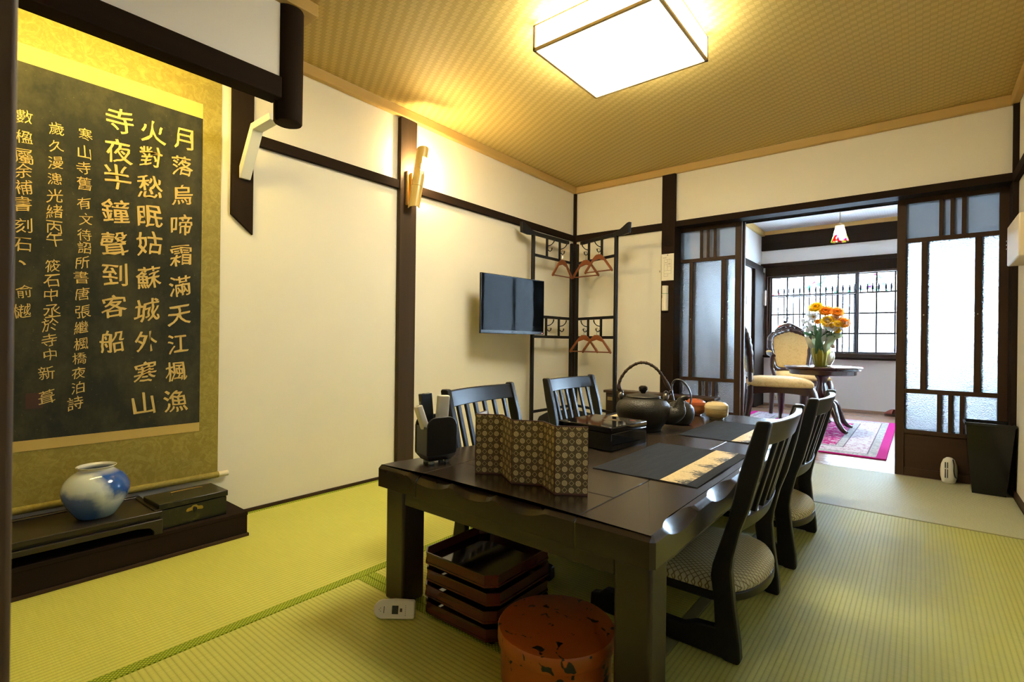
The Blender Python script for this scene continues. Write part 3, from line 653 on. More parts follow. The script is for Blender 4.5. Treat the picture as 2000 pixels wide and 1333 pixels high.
tw = M('ivory_plastic', (.80, .74, .60), .4)
obj('head', MB().tube([(-1.5395, 3.785, 1.186), (-1.5395, 3.785, 1.247)], .0245, 20, flat=.75), tw, wd, .002, world=True)
obj('grip', MB().tube([(-1.5395, 3.785, 1.052), (-1.5395, 3.785, 1.183)], .0255, 20, flat=.75), tw, wd, .002, world=True)
obj('collar', MB().tube([(-1.5395, 3.785, 1.182), (-1.5395, 3.785, 1.187)], .0248, 20, flat=.75), M('green_ring', (.25, .40, .22), .5), wd, world=True)
obj('mark', B(-1.560, -1.552, 3.7655, 3.767, 1.150, 1.172), M('dark_print', (.12, .08, .05), .6), wd, world=True)
# low chest
ch = thing('low_chest', 'low dark wooden chest behind the teapots along the back wall', 'chest', (-1.5, 3.74, 0))
cm = wood('dark_chest_wood', (.026, .015, .010), (.050, .030, .019), 0, .35, coat=.15)
obj('body', B(-1.985, -1.135, 3.675, 3.79, .0, .392), cm, ch, .002, world=True)
obj('top_board', B(-2.0, -1.12, 3.66, 3.795, .392, .412), wood('brown_chest_top', (.045, .022, .012), (.080, .040, .020), 0, .4), ch, .002, world=True)
for x in (-1.975, -1.56): obj('drawer', B(x, x + .405, 3.668, 3.676, .06, .37), cm, ch, .002, world=True)
obj('label_plate', B(-1.965, -1.900, 3.664, 3.669, .330, .358), M('brass_label_plate', (.40, .31, .13), .4, .6), ch, .001, world=True)
# dark rounded hamper in the corner
hmm_ = M('matte_black_weave', (.010, .009, .008), .75, spec=.1); hmm_.bump(hmm_.noise(120, 2), .4, .002)
hm = thing('hamper', 'dark rounded basket in the corner below the coat rack rails', 'basket', (-2.02, 3.18, 0))
obj('basket_body', MB().lathe([(0, 0), (.20, 0), (.225, .03), (.232, .16), (.228, .20), (0, .20)], 48), hmm_, hm)
obj('lid', MB().lathe([(.233, .198), (.236, .212), (.225, .235), (.18, .262), (.10, .280), (0, .286)], 48), hmm_, hm)
obj('lid_knob', MB().lathe([(0, .284), (.012, .286), (.016, .296), (0, .302)], 20), hmm_, hm)
# bin, air freshener, wall box
bn = thing('waste_bin', 'tall black tapered waste bin in the right corner', 'bin', (.300, 3.79, 0))
bp_ = MB(); a, b_, H = .068, .060, .385; A, B_ = .098, .088
for x, y, z in ((a, b_, 0), (A, B_, H)): bp_.v += [Vector((sx * x, sy * y, z)) for sx, sy in ((-1, -1), (1, -1), (1, 1), (-1, 1))]
bp_.v += [Vector((sx * (A - .004), sy * (B_ - .004), H)) for sx, sy in ((-1, -1), (1, -1), (1, 1), (-1, 1))] + [Vector((sx * (a - .004), sy * (b_ - .004), .006)) for sx, sy in ((-1, -1), (1, -1), (1, 1), (-1, 1))]
bp_.f = [(3, 2, 1, 0)] + [(i, (i + 1) % 4, 4 + (i + 1) % 4, 4 + i) for i in range(4)] + [(4 + i, 4 + (i + 1) % 4, 8 + (i + 1) % 4, 8 + i) for i in range(4)] + [(8 + i, 8 + (i + 1) % 4, 12 + (i + 1) % 4, 12 + i) for i in range(4)] + [(12, 13, 14, 15)]
obj('body', bp_, MT['black_lacquer'], bn, .002)
rim = MB()
for q in ((-A - .004, A + .004, -B_ - .004, -B_ + .003), (-A - .004, A + .004, B_ - .003, B_ + .004), (-A - .004, -A + .003, -B_, B_), (A - .003, A + .004, -B_, B_)): rim.box(*q, H - .012, H + .003)
obj('rim', rim, MT['black_lacquer'], bn, .001)
af = thing('air_freshener', 'white egg-shaped air freshener on the mat beside the black bin', 'air freshener', (.142, 3.90, 0), .1)
aw = M('white_glossy_plastic', (.80, .76, .66), .25); ab = M('dark_slot', (.02, .02, .02), .5)
obj('shell', MB().lathe([(0, 0), (.024, 0), (.031, .006), (.0385, .04), (.0395, .075), (.036, .110), (.026, .138), (.012, .150), (0, .152)], 40, wob=lambda a, z: 1 - .14 * abs(sin(a))), aw, af)
sl = MB()
for x in (-.020, -.010):
    for z0, z1 in ((.035, .085), (.092, .125)): sl.box(x - .0018, x + .0018, -.0345, -.024, z0, z1)
obj('slots', sl, ab, af)
obj('side_groove', MB().tube(spline([(.014, -.026, .145), (.018, -.0325, .115), (.018, -.0345, .075), (.024, -.032, .045), (.036, -.012, .035)], 6), .0028, 8), ab, af)
wb = thing('wall_control_box', 'cream control box high on the right wall', 'control box', (.39, 3.4, 1.21))
obj('case', B(.345, .408, 3.20, 3.585, 1.212, 1.412), M('cream_plastic_case', (.72, .60, .40), .45), wb, .006, world=True)
obj('lit_indicator_edge', B(.347, .408, 3.585, 3.592, 1.216, 1.408), M('pale_lit_indicator_edge', (.8, .82, .82), .3), wb, .002, world=True)  # bevelled far edge; its paleness is window light put into the colour
for z in (1.30, 1.32, 1.34): obj('button', MB().ball((.345, 3.575, z), .005, 6), M('grey_button', (.3, .32, .32), .4), wb, world=True)

# ================================================================== DINING TABLE
tm = wood('dark_walnut_table_finish', (.026, .017, .011), (.038, .026, .017), 0, .30, 10, .5, bump=.03)
TX0, TX1, TY0, TY1, TZ, TT = -1.312, -.405, .955, 2.93, .41, .065
_x, _y, _z = tm.xyz()      # seams between the edge boards and the field
_sm = ((_x + .0).abs() - .266).abs().lt(.0013).max(((_y).abs() - .800).abs().lt(.0013) * _x.abs().lt(.2665))
dt = thing('dining_table', 'long low dark wooden dining table with scalloped top edge', 'table', ((TX0 + TX1) / 2, (TY0 + TY1) / 2, 0))
def edge_wh(s, L, side):
    """chamfer (width, drop) along an edge: flat run with carved scallops"""
    w_, h_ = (.012, .010) if side == 'end' else (.013, .011)
    cs = [(.26, .085), (.45, .075), (.62, .075)] if side == 'end' else [(.085, .09), (.235, .10), (.39, .10), (.54, .10), (.69, .10), (.84, .10)]
    for c, hw_ in cs:
        q = abs(s - c * L) / hw_
        if q < 1: k = (1 - q * q) ** .8; w_ = max(w_, w_ + (.030 - w_) * k); h_ = max(h_, h_ + (.027 - h_) * k)
    return w_, h_
def top_mesh():
    X0, X1, Y0, Y1 = TX0, TX1, TY0, TY1; per = []; n1, n2 = 70, 150; c = .010
    for k in range(n1 + 1): s = c + (X1 - X0 - 2 * c) * k / n1; per.append((X0 + s, Y0, 0, 1, *edge_wh(s, X1 - X0, 'end')))
    for k in range(n2 + 1): s = c + (Y1 - Y0 - 2 * c) * k / n2; per.append((X1, Y0 + s, -1, 0, *edge_wh(s, Y1 - Y0, 'side')))
    for k in range(n1 + 1): s = c + (X1 - X0 - 2 * c) * k / n1; per.append((X1 - s, Y1, 0, -1, *edge_wh(s, X1 - X0, 'end')))
    for k in range(n2 + 1): s = c + (Y1 - Y0 - 2 * c) * k / n2; per.append((X0, Y1 - s, 1, 0, *edge_wh(Y1 - Y0 - s, Y1 - Y0, 'side')))
    b = MB(); N_ = len(per)
    for x, y, nx, ny, w_, h_ in per:
        b.v += [Vector((x, y, TZ - TT)), Vector((x, y, TZ - h_)), Vector((x + nx * w_ * .42, y + ny * w_ * .42, TZ - h_ * .52)), Vector((x + nx * w_, y + ny * w_, TZ))]
    for i in range(N_):
        j = (i + 1) % N_
        for q in range(3): b.f.append((i * 4 + q, j * 4 + q, j * 4 + q + 1, i * 4 + q + 1))
    b.f.append(tuple(i * 4 for i in range(N_ - 1, -1, -1)))
    # top face as a fan of strips keeps the n-gon clean
    b.f.append(tuple(i * 4 + 3 for i in range(N_)))
    return b
tt = M('dark_walnut_table_top', (.05, .03, .02), .24, spec=.5); tt_n = tt.noise(10, 5, .6, (1, .06, 1), dist=.4)
_x, _y, _z = tt.xyz(); _da = (_x.abs() - .268).abs(); _db = (_y.abs() - .800).abs() + _x.abs().gt(.268); _dd = _da.min(_db); _sm = _dd.lt(.0008); _sv = (_dd * (-1 / .0032) + 1).max(0)
tt.color(tt.mix(_sm, tt.mix(tt_n, (.027, .0175, .0115), (.040, .027, .018)), (.010, .007, .005))); tt.bump(_sv * -1, 1.0, .004)
obj('tabletop', top_mesh(), tt, dt, world=True, ang=28)
lw_ = .085
for x in (-1.280, -.500):
    for y in (.968, TY1 - .013 - lw_): obj('leg', B(x, x + lw_, y, y + lw_, 0, TZ - TT), MT['table'] or tm, dt, .008, 3, world=True)
for q in ((-1.195, -.500, .972, .995), (-1.195, -.500, TY1 - .040, TY1 - .017), (-1.272, -1.25, .968 + lw_, TY1 - .013 - lw_), (-.445, -.423, .968 + lw_, TY1 - .013 - lw_)): obj('apron', B(*q, .303 if q[1] - q[0] > .3 else .318, TZ - TT), tm, dt, .003, world=True)

# ================================================================== FLOOR CHAIRS
cf = M('cream_lattice_seat_fabric', (.55, .46, .22), .75, spec=.25); _x, _y, _z = cf.xyz()
_d1 = ((_x * .8 + _y) / .0145).fract(); _d2 = ((_x * .8 - _y) / .0145).fract(); _ln = _d1.lt(.16).max(_d2.lt(.16)); _ln2 = _d1.band(.2, .25).max(_d2.band(.2, .25))
cf.color(cf.mix(_ln2 * .35, cf.mix(_ln, (.50, .45, .26), (.15, .11, .04)), (.30, .25, .11))); cf.bump(_ln * -1 + cf.noise(700, 2) * .4, .5, .001)
bp2 = M('black_chair_lacquer', (.008, .008, .009), .36, spec=.34)
side = [(0, .008), (.006, 0), (.036, 0), (.044, .004), (.415, .004), (.425, .012), (.422, .050), (.395, .056), (.375, .072), (.345, .074), (.32, .056), (.145, .056), (.112, .072), (.062, .076), (.066, .150), (.074, .205), (.070, .235), (.033, .356), (.008, .478), (-.030, .608), (-.034, .613), (-.058, .613), (-.063, .606), (-.043, .502), (-.018, .400), (.004, .336), (.020, .262), (.024, .226), (.017, .150), (.003, .050)]
def floor_chair(label, loc, rz):
    r = thing('floor_chair', label, 'chair', loc, rz, 'legless style low chairs round the dining table')
    W_ = .225
    for s in (-1, 1): obj('side_frame', MB().prism(side, s * W_ - .014, s * W_ + .014, 'xz'), bp2, r, .004)
    def curved(z0, z1, u0, u1, th, bow, name):
        b = MB(); n = 14; g = []
        for k in range(n + 1):
            y = -W_ + .012 + (2 * W_ - .024) * k / n; c = -bow * (1 - (y / W_) ** 2)
            g.append(len(b.v)); b.v += [Vector((u0 + c, y, z0)), Vector((u0 + c + th, y, z0)), Vector((u1 + c + th, y, z1)), Vector((u1 + c, y, z1))]
        for p, q in zip(g, g[1:]):
            for i in range(4): b.f.append((p + i, q + i, q + (i + 1) % 4, p + (i + 1) % 4))
        b.f += [(g[0], g[0] + 1, g[0] + 2, g[0] + 3), (g[-1] + 3, g[-1] + 2, g[-1] + 1, g[-1])]
        obj(name, b, bp2, r, .003)
    curved(.545, .606, -.034, -.052, .020, .030, 'top_rail'); curved(.312, .352, .030, .018, .020, .030, 'lower_rail')
    for k in range(6):
        y = -W_ + 2 * W_ * (k + 1) / 7; c = -.030 * (1 - (y / W_) ** 2)
        b = MB(); 
        for z, u in ((.345, .026), (.552, -.030)): b.v += [Vector((u + c, y - .011, z)), Vector((u + c + .012, y - .011, z)), Vector((u + c + .012, y + .011, z)), Vector((u + c, y + .011, z))]
        b.f = [(3, 2, 1, 0), (4, 5, 6, 7)] + [(i, (i + 1) % 4, 4 + (i + 1) % 4, 4 + i) for i in range(4)]
        obj('slat', b, bp2, r, .003)
    W2 = W_ - .018; pl_ = []; n = 16
    for k in range(n + 1): a = pi / 2 + pi * k / n; pl_.append((.085 + .105 * cos(a), W2 * sin(a)))
    pl_ += [(.41, -W2), (.44, -W2 + .03), (.44, W2 - .03), (.41, W2)]
    obj('seat_frame', MB().prism(pl_, .126, .150, 'xy'), bp2, r, .004)
    b = MB(); g = []; cx = .235
    for sc, z in ((.985, .150), (1.0, .160), (.97, .172), (.88, .183), (.66, .190), (.33, .193)):
        g.append(len(b.v)); b.v += [Vector((cx + (x - cx) * sc, y * sc, z)) for x, y in pl_]
    m_ = len(pl_)
    for p, q in zip(g, g[1:]):
        for i in range(m_): b.f.append((p + i, p + (i + 1) % m_, q + (i + 1) % m_, q + i))
    b.f += [tuple(range(g[-1], g[-1] + m_)), tuple(range(g[0] + m_ - 1, g[0] - 1, -1))]
    obj('seat_cushion', b, cf, r, ang=60)
    return r
def move_copy(src, label, loc, rz):
    c = copy_tree(src); c.location = loc; c.rotation_euler = (0, 0, rz); c['label'] = label
    TREE[c.name] = Matrix.Translation(loc) @ Matrix.Rotation(rz, 4, 'Z'); return c
ch1 = floor_chair('black slatted low chair nearest the camera on the right of the table', (-.337, 1.565, 0), pi)
move_copy(ch1, 'second black slatted low chair on the right, nearer the glass doors', (-.330, 2.255, 0), pi)
move_copy(ch1, 'black slatted low chair on the left behind the remote caddy', (-1.385, 1.565, 0), R(6.5))
move_copy(ch1, 'black slatted low chair on the left in front of the coat rack', (-1.435, 2.335, 0), 0)

# ================================================================== ON THE TABLE
T0 = TZ + .0004
cloth = M('charcoal_cloth', (.018, .018, .019), .85, spec=.15); _x, _y, _z = cloth.xyz(); cloth.bump(cloth.noise(9, 3, .5, (2.2, .5, 1)) * 3 + cloth.noise(500, 2) * .15, .5, .004)
bro = M('gold_grass_brocade', (.68, .52, .25), .5, spec=.35); _x, _y, _z = bro.xyz('Generated')
_fy = (_y * 4.3 + .35).fract() - .5; _tx = _x + (bro.noise(30, 2) - .5) * .35; _cl = (_fy.abs() * -1.5 + .02 + _tx).max(0)
_st = bro.noise(75, 4, .75, (.45, 1, 1), dist=1.6); _wv = bro.voro(70, 'DISTANCE_TO_EDGE')
_gm = (((_st - .60 + _cl * .26) * 16).max(0).min(1)) * _cl.gt(.10)
bro.color(bro.mix(_gm, bro.mix(_wv.lt(.08) * .4, (.70, .54, .27), (.52, .34, .13)), (.030, .023, .010)))
def placemat(label, x0, x1, y0, y1, b0, b1, rz=0):
    cx, cy = (x0 + x1) / 2, (y0 + y1) / 2
    r = thing('placemat', label, 'placemat', (cx, cy, T0), rz, 'charcoal placemats with a gold band')
    b = MB(); nx, ny = 16, 26; ph = random.uniform(0, 6)
    def zz(x, y): return .0022 + .0009 * sin(x * 31 + ph) * sin(y * 13 + ph) + .0006 * sin((x + y * .4) * 55)
    for z_ in (0, 1):
        for j in range(ny + 1):
            for i in range(nx + 1):
                x = (x1 - x0) * (i / nx - .5); y = (y1 - y0) * (j / ny - .5); b.v.append(Vector((x, y, zz(x, y) if z_ else 0)))
    o = (nx + 1) * (ny + 1)
    for j in range(ny):
        for i in range(nx): k = j * (nx + 1) + i; b.f += [(k + o, k + 1 + o, k + nx + 2 + o, k + nx + 1 + o), (k + nx + 1, k + nx + 2, k + 1, k)]
    for i in range(nx): b.f += [(i, i + 1, i + 1 + o, i + o), (ny * (nx + 1) + i + 1, ny * (nx + 1) + i, ny * (nx + 1) + i + o, ny * (nx + 1) + i + 1 + o)]
    for j in range(ny): k = j * (nx + 1); b.f += [(k + nx + 1, k, k + o, k + nx + 1 + o), (k + nx, k + 2 * nx + 1, k + 2 * nx + 1 + o, k + nx + o)]
    obj('cloth', b, cloth, r)
    bb = MB(); n = 52; nc = 8
    for j in range(n + 1):
        y = (y1 - y0 - .004) * (j / n - .5)
        for i in range(nc + 1):
            x = b0 - cx + (b1 - b0) * i / nc; bb.v.append(Vector((x, y, zz(x, y) + .0011)))
    bb.f = [(j * (nc + 1) + i, j * (nc + 1) + i + 1, (j + 1) * (nc + 1) + i + 1, (j + 1) * (nc + 1) + i) for j in range(n) for i in range(nc)]
    obj('brocade_band', bb, bro, r)
placemat('charcoal placemat nearest the camera, between the black box and first right chair', -.780, -.460, 1.366, 1.880, -.566, -.490)
placemat('charcoal placemat beyond it, in front of the lidded bowls', -.792, -.500, 2.105, 2.612, -.578, -.515)
placemat('charcoal placemat partly under the kettle before the far left chair', -1.300, -1.005, 2.150, 2.585, -1.262, -1.205)
# black lacquer tea box
tb = thing('tea_box', 'shiny black lacquer box on the table in front of the iron kettle', 'box', (-.925, 1.745, T0), R(-5))
gb2 = M('piano_black_lacquer', (.004, .004, .005), .05, spec=.35, coat=.15)
obj('body', B(-.150, .0915, -.1265, .1195, 0, .064), gb2, tb, .003); obj('lid', B(-.1515, .093, -.128, .121, .0644, .086), gb2, tb, .004)
obj('gold_leaf_motif', MB().prism([(-.05, .02), (-.03, .05), (.0, .055), (.03, .04), (.02, .02), (-.01, .015)], .0861, .0864, 'xy'), M('muted_gold_motif', (.16, .11, .05), .3, .6), tb)
obj('red_leaf_motif', MB().prism([(.035, .075), (.05, .092), (.068, .09), (.06, .078)], .0861, .0864, 'xy'), M('red_motif', (.30, .03, .03), .3), tb)
# iron kettle
irn = M('bronze_black_cast_iron', (.030, .026, .019), .42, .5, .5); _v = irn.voro(210, 'F1'); _x, _y, _z = irn.xyz()
_bd = _z.band(.075, .134); irn.bump((_v * -1 + 1) * (_bd * .9 + .02), .7, .0020); irn.color(irn.mix(irn.noise(20, 4), (.030, .026, .019), (.060, .051, .036)))
KC = (-.963, 2.130); ka = math.atan2(.413, .911)
kt = thing('kettle', 'large cast iron kettle with a twisted arched handle on the table', 'kettle', (*KC, T0 + .003), ka)
kb = [(0, .006), (.070, .006), (.074, 0), (.079, 0), (.081, .008), (.086, .016), (.100, .034), (.113, .058), (.1195, .082), (.1195, .095), (.114, .112), (.103, .126), (.086, .136), (.076, .140), (.074, .144), (0, .144)]
obj('body', MB().lathe(kb, 72), irn, kt)
ld = obj('lid', MB().lathe([(.0755, .1445), (.0765, .147), (.074, .150), (.050, .155), (.018, .159), (0, .160)], 56), irn, kt)
obj('lid_knob', MB().lathe([(0, .158), (.010, .159), (.011, .164), (.017, .169), (.0195, .178), (.018, .188), (.010, .1935), (0, .192)], 28, (0, 0, 0), lambda a, z: 1 + .05 * sin(5 * a)), MT['black_lacquer'], ld)
sp = spline([(.070, 0, .070), (.118, 0, .066), (.150, 0, .084), (.158, 0, .116), (.164, 0, .138), (.181, 0, .147), (.192, 0, .143)], 6)
obj('spout', MB().tube(sp, lerps([.040, .042, .034, .021, .0145, .0115, .0105], len(sp)), 18), irn, kt)
for s in (-1, 1): obj('lug', MB().ball((s * .098, 0, .147), .0165, 10, (.8, 1.1, 1.05)).tube([(s * .098 + .009 * cos(R(k)), 0, .160 + .012 * sin(R(k))) for k in range(0, 360, 24)], .0032, 8, closed=True), M('dull_steel_lug', (.20, .18, .15), .35, .9), kt)
hp_ = spline([(-.103, 0, .165), (-.108, 0, .190), (-.098, 0, .225), (-.070, 0, .265), (-.028, 0, .293), (.012, 0, .296), (.052, 0, .275), (.082, 0, .240), (.104, 0, .200), (.118, 0, .172), (.108, 0, .160)], 9)
hr = [.0062 + .0022 * (1 if k % 5 == 0 else 0) for k in range(len(hp_))]
for k in range(12): hr[k] = max(hr[k], .0062 + .005 * sin(pi * k / 11)); hr[-26 + k] = max(hr[-26 + k], .0062 + .004 * sin(pi * k / 11))
obj('handle', MB().tube(hp_, hr, 10), wood('wrapped_vine_handle', (.035, .020, .012), (.085, .050, .028), 0, .5, 60), kt)
# round teapot
pt = thing('teapot', 'round black iron teapot with a strap handle behind the kettle spout', 'teapot', (-.893, 2.395, T0), R(100))
obj('body', MB().lathe([(0, .002), (.040, 0), (.052, .008), (.064, .030), (.068, .054), (.063, .080), (.048, .100), (.030, .108), (.028, .112), (0, .114)], 48), irn, pt)
obj('lid_knob', MB().lathe([(0, .112), (.007, .114), (.010, .122), (.006, .128), (0, .128)], 20), irn, pt)
obj('spout', MB().tube(spline([(.050, 0, .050), (.078, 0, .062), (.092, 0, .088), (.104, 0, .098)], 6), lerps([.018, .013, .009, .007], 19), 12), irn, pt)
hd = spline([(0, -.046, .098), (0, -.050, .135), (0, -.036, .178), (0, -.002, .212), (0, .028, .208), (0, .040, .172), (0, .030, .112)], 7)
obj('strap_handle', MB().tube(hd, .0105, 10, flat=.42, up=(1, 0, 0)), irn, pt)
# lidded bowls
def bowl(label, loc, body, lid):
    r = thing('lidded_bowl', label, 'bowl', loc, 0, 'lidded bowls at the far end of the table')
    obj('body', MB().lathe([(0, .0), (.034, 0), (.036, .009), (.050, .014), (.056, .024), (.0575, .040), (.057, .056), (.052, .056), (0, .055)], 48), body, r)
    obj('lid', MB().lathe([(.0585, .055), (.0592, .062), (.056, .074), (.044, .084), (.026, .088), (.024, .0885), (.022, .087), (0, .087)], 48), lid, r)
def ring_wood(name, a, b, rough=.28):
    m = M(name, a, rough, spec=.5, coat=.3); n = m.noise(9, 5, .7, (1, 1, 16), dist=.6); m.color(m.ramp(n, [(.3, a), (.55, b), (.72, a)])); return m
bowl('red-brown lidded wooden bowl beside the teapot', (-.945, 2.745, T0), ring_wood('red_wood_rings', (.30, .075, .020), (.50, .19, .06)), ring_wood('red_lid', (.34, .070, .020), (.42, .10, .03), .2))
bowl('pale straw-coloured lidded wooden bowl right of the red one', (-.812, 2.690, T0), ring_wood('pale_wood_rings', (.58, .44, .20), (.34, .22, .07)), ring_wood('pale_lid', (.66, .53, .30), (.60, .46, .23), .25))
# folding screen
fs = M('mon_pattern_paper', (.20, .13, .06), .6, spec=.3); uvn = fs.new('ShaderNodeUVMap'); sx = fs.new('ShaderNodeSeparateXYZ'); fs.link(uvn.outputs[0], sx.inputs[0])
_u, _v = X(fs.t, sx.outputs[0]) / .0178, X(fs.t, sx.outputs[1]) / .0178
_pa = (_u.floor() + _v.floor()).mod(2).lt(.5); _fx, _fy = _u.fract() - .5, _v.fract() - .5
_r = (_fx * _fx + _fy * _fy).sqrt(); _dm = _fx.abs() + _fy.abs()
_circ = _pa * _r.lt(.41); _mon = _pa * _r.lt(.31) * ((_fx * 22).sin() * (_fy * 19 + .8).sin()).gt(.10)
_dia = (_pa * -1 + 1) * _dm.band(.33, .42); _lnk = (_pa * -1 + 1) * _dm.lt(.0)
_gold = (_circ - _mon * .55).max(_dia).max(_lnk)
fs.color(fs.mix(_gold, (.160, .110, .052), (.72, .57, .27)))
fr2 = thing('folding_screen', 'small folding paper screen with gold crest pattern standing on the table', 'folding screen', (-.85, 1.10, T0))
pts = [(-1.043, 1.166), (-1.011, 1.083), (-.943, 1.125), (-.864, 1.071), (-.786, 1.108), (-.719, 1.067), (-.650, 1.114)]
wht = M('white_backing_paper', (.72, .70, .68), .7); edg = M('maroon_edge', (.09, .022, .018), .5)
acc = 0
for p, q in zip(pts, pts[1:]):
    p, q = Vector((*p, 0)), Vector((*q, 0)); d = (q - p).normalized(); n_ = Vector((d.y, -d.x, 0)); L = (q - p).length
    b = MB(); v0 = p + n_ * .0012 + d * .0008; v1 = q + n_ * .0012 - d * .0008; b.v = [v0 + Vector((0, 0, T0 + .003)), v1 + Vector((0, 0, T0 + .003)), v1 + Vector((0, 0, T0 + .1725)), v0 + Vector((0, 0, T0 + .1725))]; b.f = [(0, 1, 2, 3)]
    core = obj('panel', MB().cbox((p + q) / 2 + Vector((0, 0, T0 + .0875)), (L, .0022, .175), math.atan2(d.y, d.x)), edg, fr2, world=True)
    f_ = obj('patterned_face', b, fs, core, world=True, recalc=False)
    uv = f_.data.uv_layers.new(name='UVMap'); 
    for li, (a_, c_) in zip(f_.data.polygons[0].loop_indices, ((acc, 0), (acc + L, 0), (acc + L, .17), (acc, .17))): uv.data[li].uv = (a_, c_)
    b2 = MB(); b2.v = [v_ - n_ * .0024 for v_ in b.v]; b2.f = [(3, 2, 1, 0)]; obj('backing_face', b2, wht, core, world=True, recalc=False)
    acc += L
# remote control caddy and what stands in it
ca = thing('remote_caddy', 'black arched caddy holding remote controls at the near left corner of the table', 'caddy', (-1.173, 1.040, T0), R(-14))
bs = M('black_leatherette', (.010, .010, .010), .45, spec=.4); gy = M('grey_satin_side', (.07, .07, .065), .35, spec=.5)
arch = [(0, .030), (.100, .030), (.104, .036), (.104, .118)] + arc((.074, .118), .030, 0, pi / 2, 6) + arc((.030, .118), .030, pi / 2, pi, 6) + [(0, .118), (-.001, .036)]
obj('arched_panel', MB().prism(arch, -.007, 0, 'yz'), bs, ca, .002); obj('arched_panel', MB().prism(arch, -.086, -.079, 'yz'), bs, ca, .002)
obj('low_side', B(-.079, -.007, .001, .006, .030, .118), gy, ca, .001); obj('low_side', B(-.079, -.007, .097, .102, .030, .118), gy, ca, .001)
obj('divider', B(-.045, -.042, .006, .097, .030, .122), bs, ca)
cb = MB(); 
for x, y, z in ((-.086, 0, .030), (0, 0, .030), (0, .104, .030), (-.086, .104, .030), (-.072, .014, .010), (-.014, .014, .010), (-.014, .090, .010), (-.072, .090, .010)): cb.v.append(Vector((x, y, z)))
cb.f = [(0, 1, 2, 3), (7, 6, 5, 4)] + [(i, 4 + i, 4 + (i + 1) % 4, (i + 1) % 4) for i in range(4)]
obj('base', cb, bs, ca); 
cft = M('clear_feet', (.3, .35, .4), .1)
for x in (-.060, -.022):
    for y in (.026, .080): obj('foot', B(x - .006, x + .006, y - .006, y + .006, 0, .010), cft, ca)
cM = TREE[ca.name]
ivory = M('ivory_remote_plastic', (.78, .72, .56), .42)
def remote(label, x, y, tx, ty, w_, d_, h_, mat_, name='remote_control', rz=0):
    Pm = cM @ Matrix.Translation((x, y, .0325)) @ Matrix.Rotation(ty, 4, 'Y') @ Matrix.Rotation(tx, 4, 'X') @ Matrix.Rotation(rz, 4, 'Z')
    r = thing(name, label, 'remote control', Pm.to_translation()); r.rotation_euler = Pm.to_euler(); TREE[r.name] = Pm
    return r
r1 = remote('ivory remote control leaning left out of the black caddy', -.030, .036, R(17), R(-7), 0, 0, 0, ivory)
obj('case', MB().prism(rrect(-.014, .014, -.011, .011, .006), 0, .158, 'xy'), ivory, r1, .003); obj('transmitter_window', MB().tube([(0, 0, .1575), (0, 0, .1585)], .005, 12), M('dark_window', (.08, .06, .04), .3), r1)
r2 = remote('ivory remote control standing upright at the right of the black caddy', -.062, .076, R(-3), R(2), 0, 0, 0, ivory)
obj('case', MB().prism(rrect(-.011, .011, -.021, .021, .008), 0, .178, 'xy'), ivory, r2, .003); obj('battery_cover', B(-.0115, -.010, -.016, .016, .02, .09), ivory, r2, .001)
r3 = remote('black boxy device standing at the back of the caddy between the ivory remotes', -.0630, .040, R(4), R(-3), 0, 0, 0, bs, 'remote_control')
obj('case', B(-.012, .012, -.019, .019, 0, .186), MT['black_satin'], r3, .002); obj('socket', MB().tube([(0, -.006, .1855), (0, -.006, .187)], .004, 10), gy, r3); obj('side_button', B(-.005, .005, -.0205, -.018, .150, .162), gy, r3)
# ================================================================== UNDER THE TABLE
lac = M('maroon_lacquer', (.080, .017, .011), .16, spec=.5, coat=.3); lin = M('deep_red_black_lacquer', (.020, .005, .006), .07, spec=.6, coat=.5)
def oct_(a, c): return [(-a + c, -a), (a - c, -a), (a, -a + c), (a, a - c), (a - c, a), (-a + c, a), (-a, a - c), (-a, -a + c)]
def tray(label, loc, rz):
    r = thing('serving_tray', label, 'tray', loc, rz, 'stack of serving trays under the table')
    a = .140; b = MB(); g = []
    for sc, z in ((.965, .010), (1.0, .013), (1.004, .018), (.985, .0185), (.995, .044), (1.0, .046), (.975, .046), (.965, .020)):
        g.append(len(b.v)); b.v += [Vector((x * sc, y * sc, z)) for x, y in oct_(a, .026)]
    for p, q in zip(g, g[1:]):
        for i in range(8): b.f.append((p + i, p + (i + 1) % 8, q + (i + 1) % 8, q + i))
    b.f.append(tuple(range(g[0] + 7, g[0] - 1, -1)))
    obj('rim', b, lac, r, ang=25); obj('inner_surface', MB().prism(oct_(a * .967, .025), .0195, .0205, 'xy'), lin, r)
    obj('base', MB().prism(oct_(a * .90, .024), .0012, .0104, 'xy'), lin, r)
    for x in (-.1, .1):
        for y in (-.1, .1): obj('foot', B(x - .02, x + .02, y - .02, y + .02, 0, .0102), lin, r)
    return r
t0 = tray('maroon serving tray at the bottom of the stack on the floor under the table', (-.988, 1.118, 0), .02)
move_copy(t0, 'maroon serving tray second from the bottom of the stack', (-.990, 1.117, .0468), -.01)
move_copy(t0, 'maroon serving tray just under the topmost tray of the stack', (-.987, 1.119, .0936), .015)
move_copy(t0, 'topmost maroon serving tray with a glossy dark inside under the table', (-.990, 1.118, .1404), 0)
og = M('orange_lacquer', (.36, .075, .008), .30, spec=.5, coat=.2); _a = og.noise(36, 1, .5, (1, 1, 1), dist=.8); _b = og.noise(70, 2)
og.color(og.mix((((_a + _b * .12) - .715) * 40).max(0).min(1), og.mix(og.noise(4, 2), (.33, .062, .006), (.42, .10, .012)), (.010, .013, .010)))
rb = thing('round_lacquer_box', 'round orange lacquered box with dark flecks under the near end of the table', 'box', (-.672, 1.010, 0))
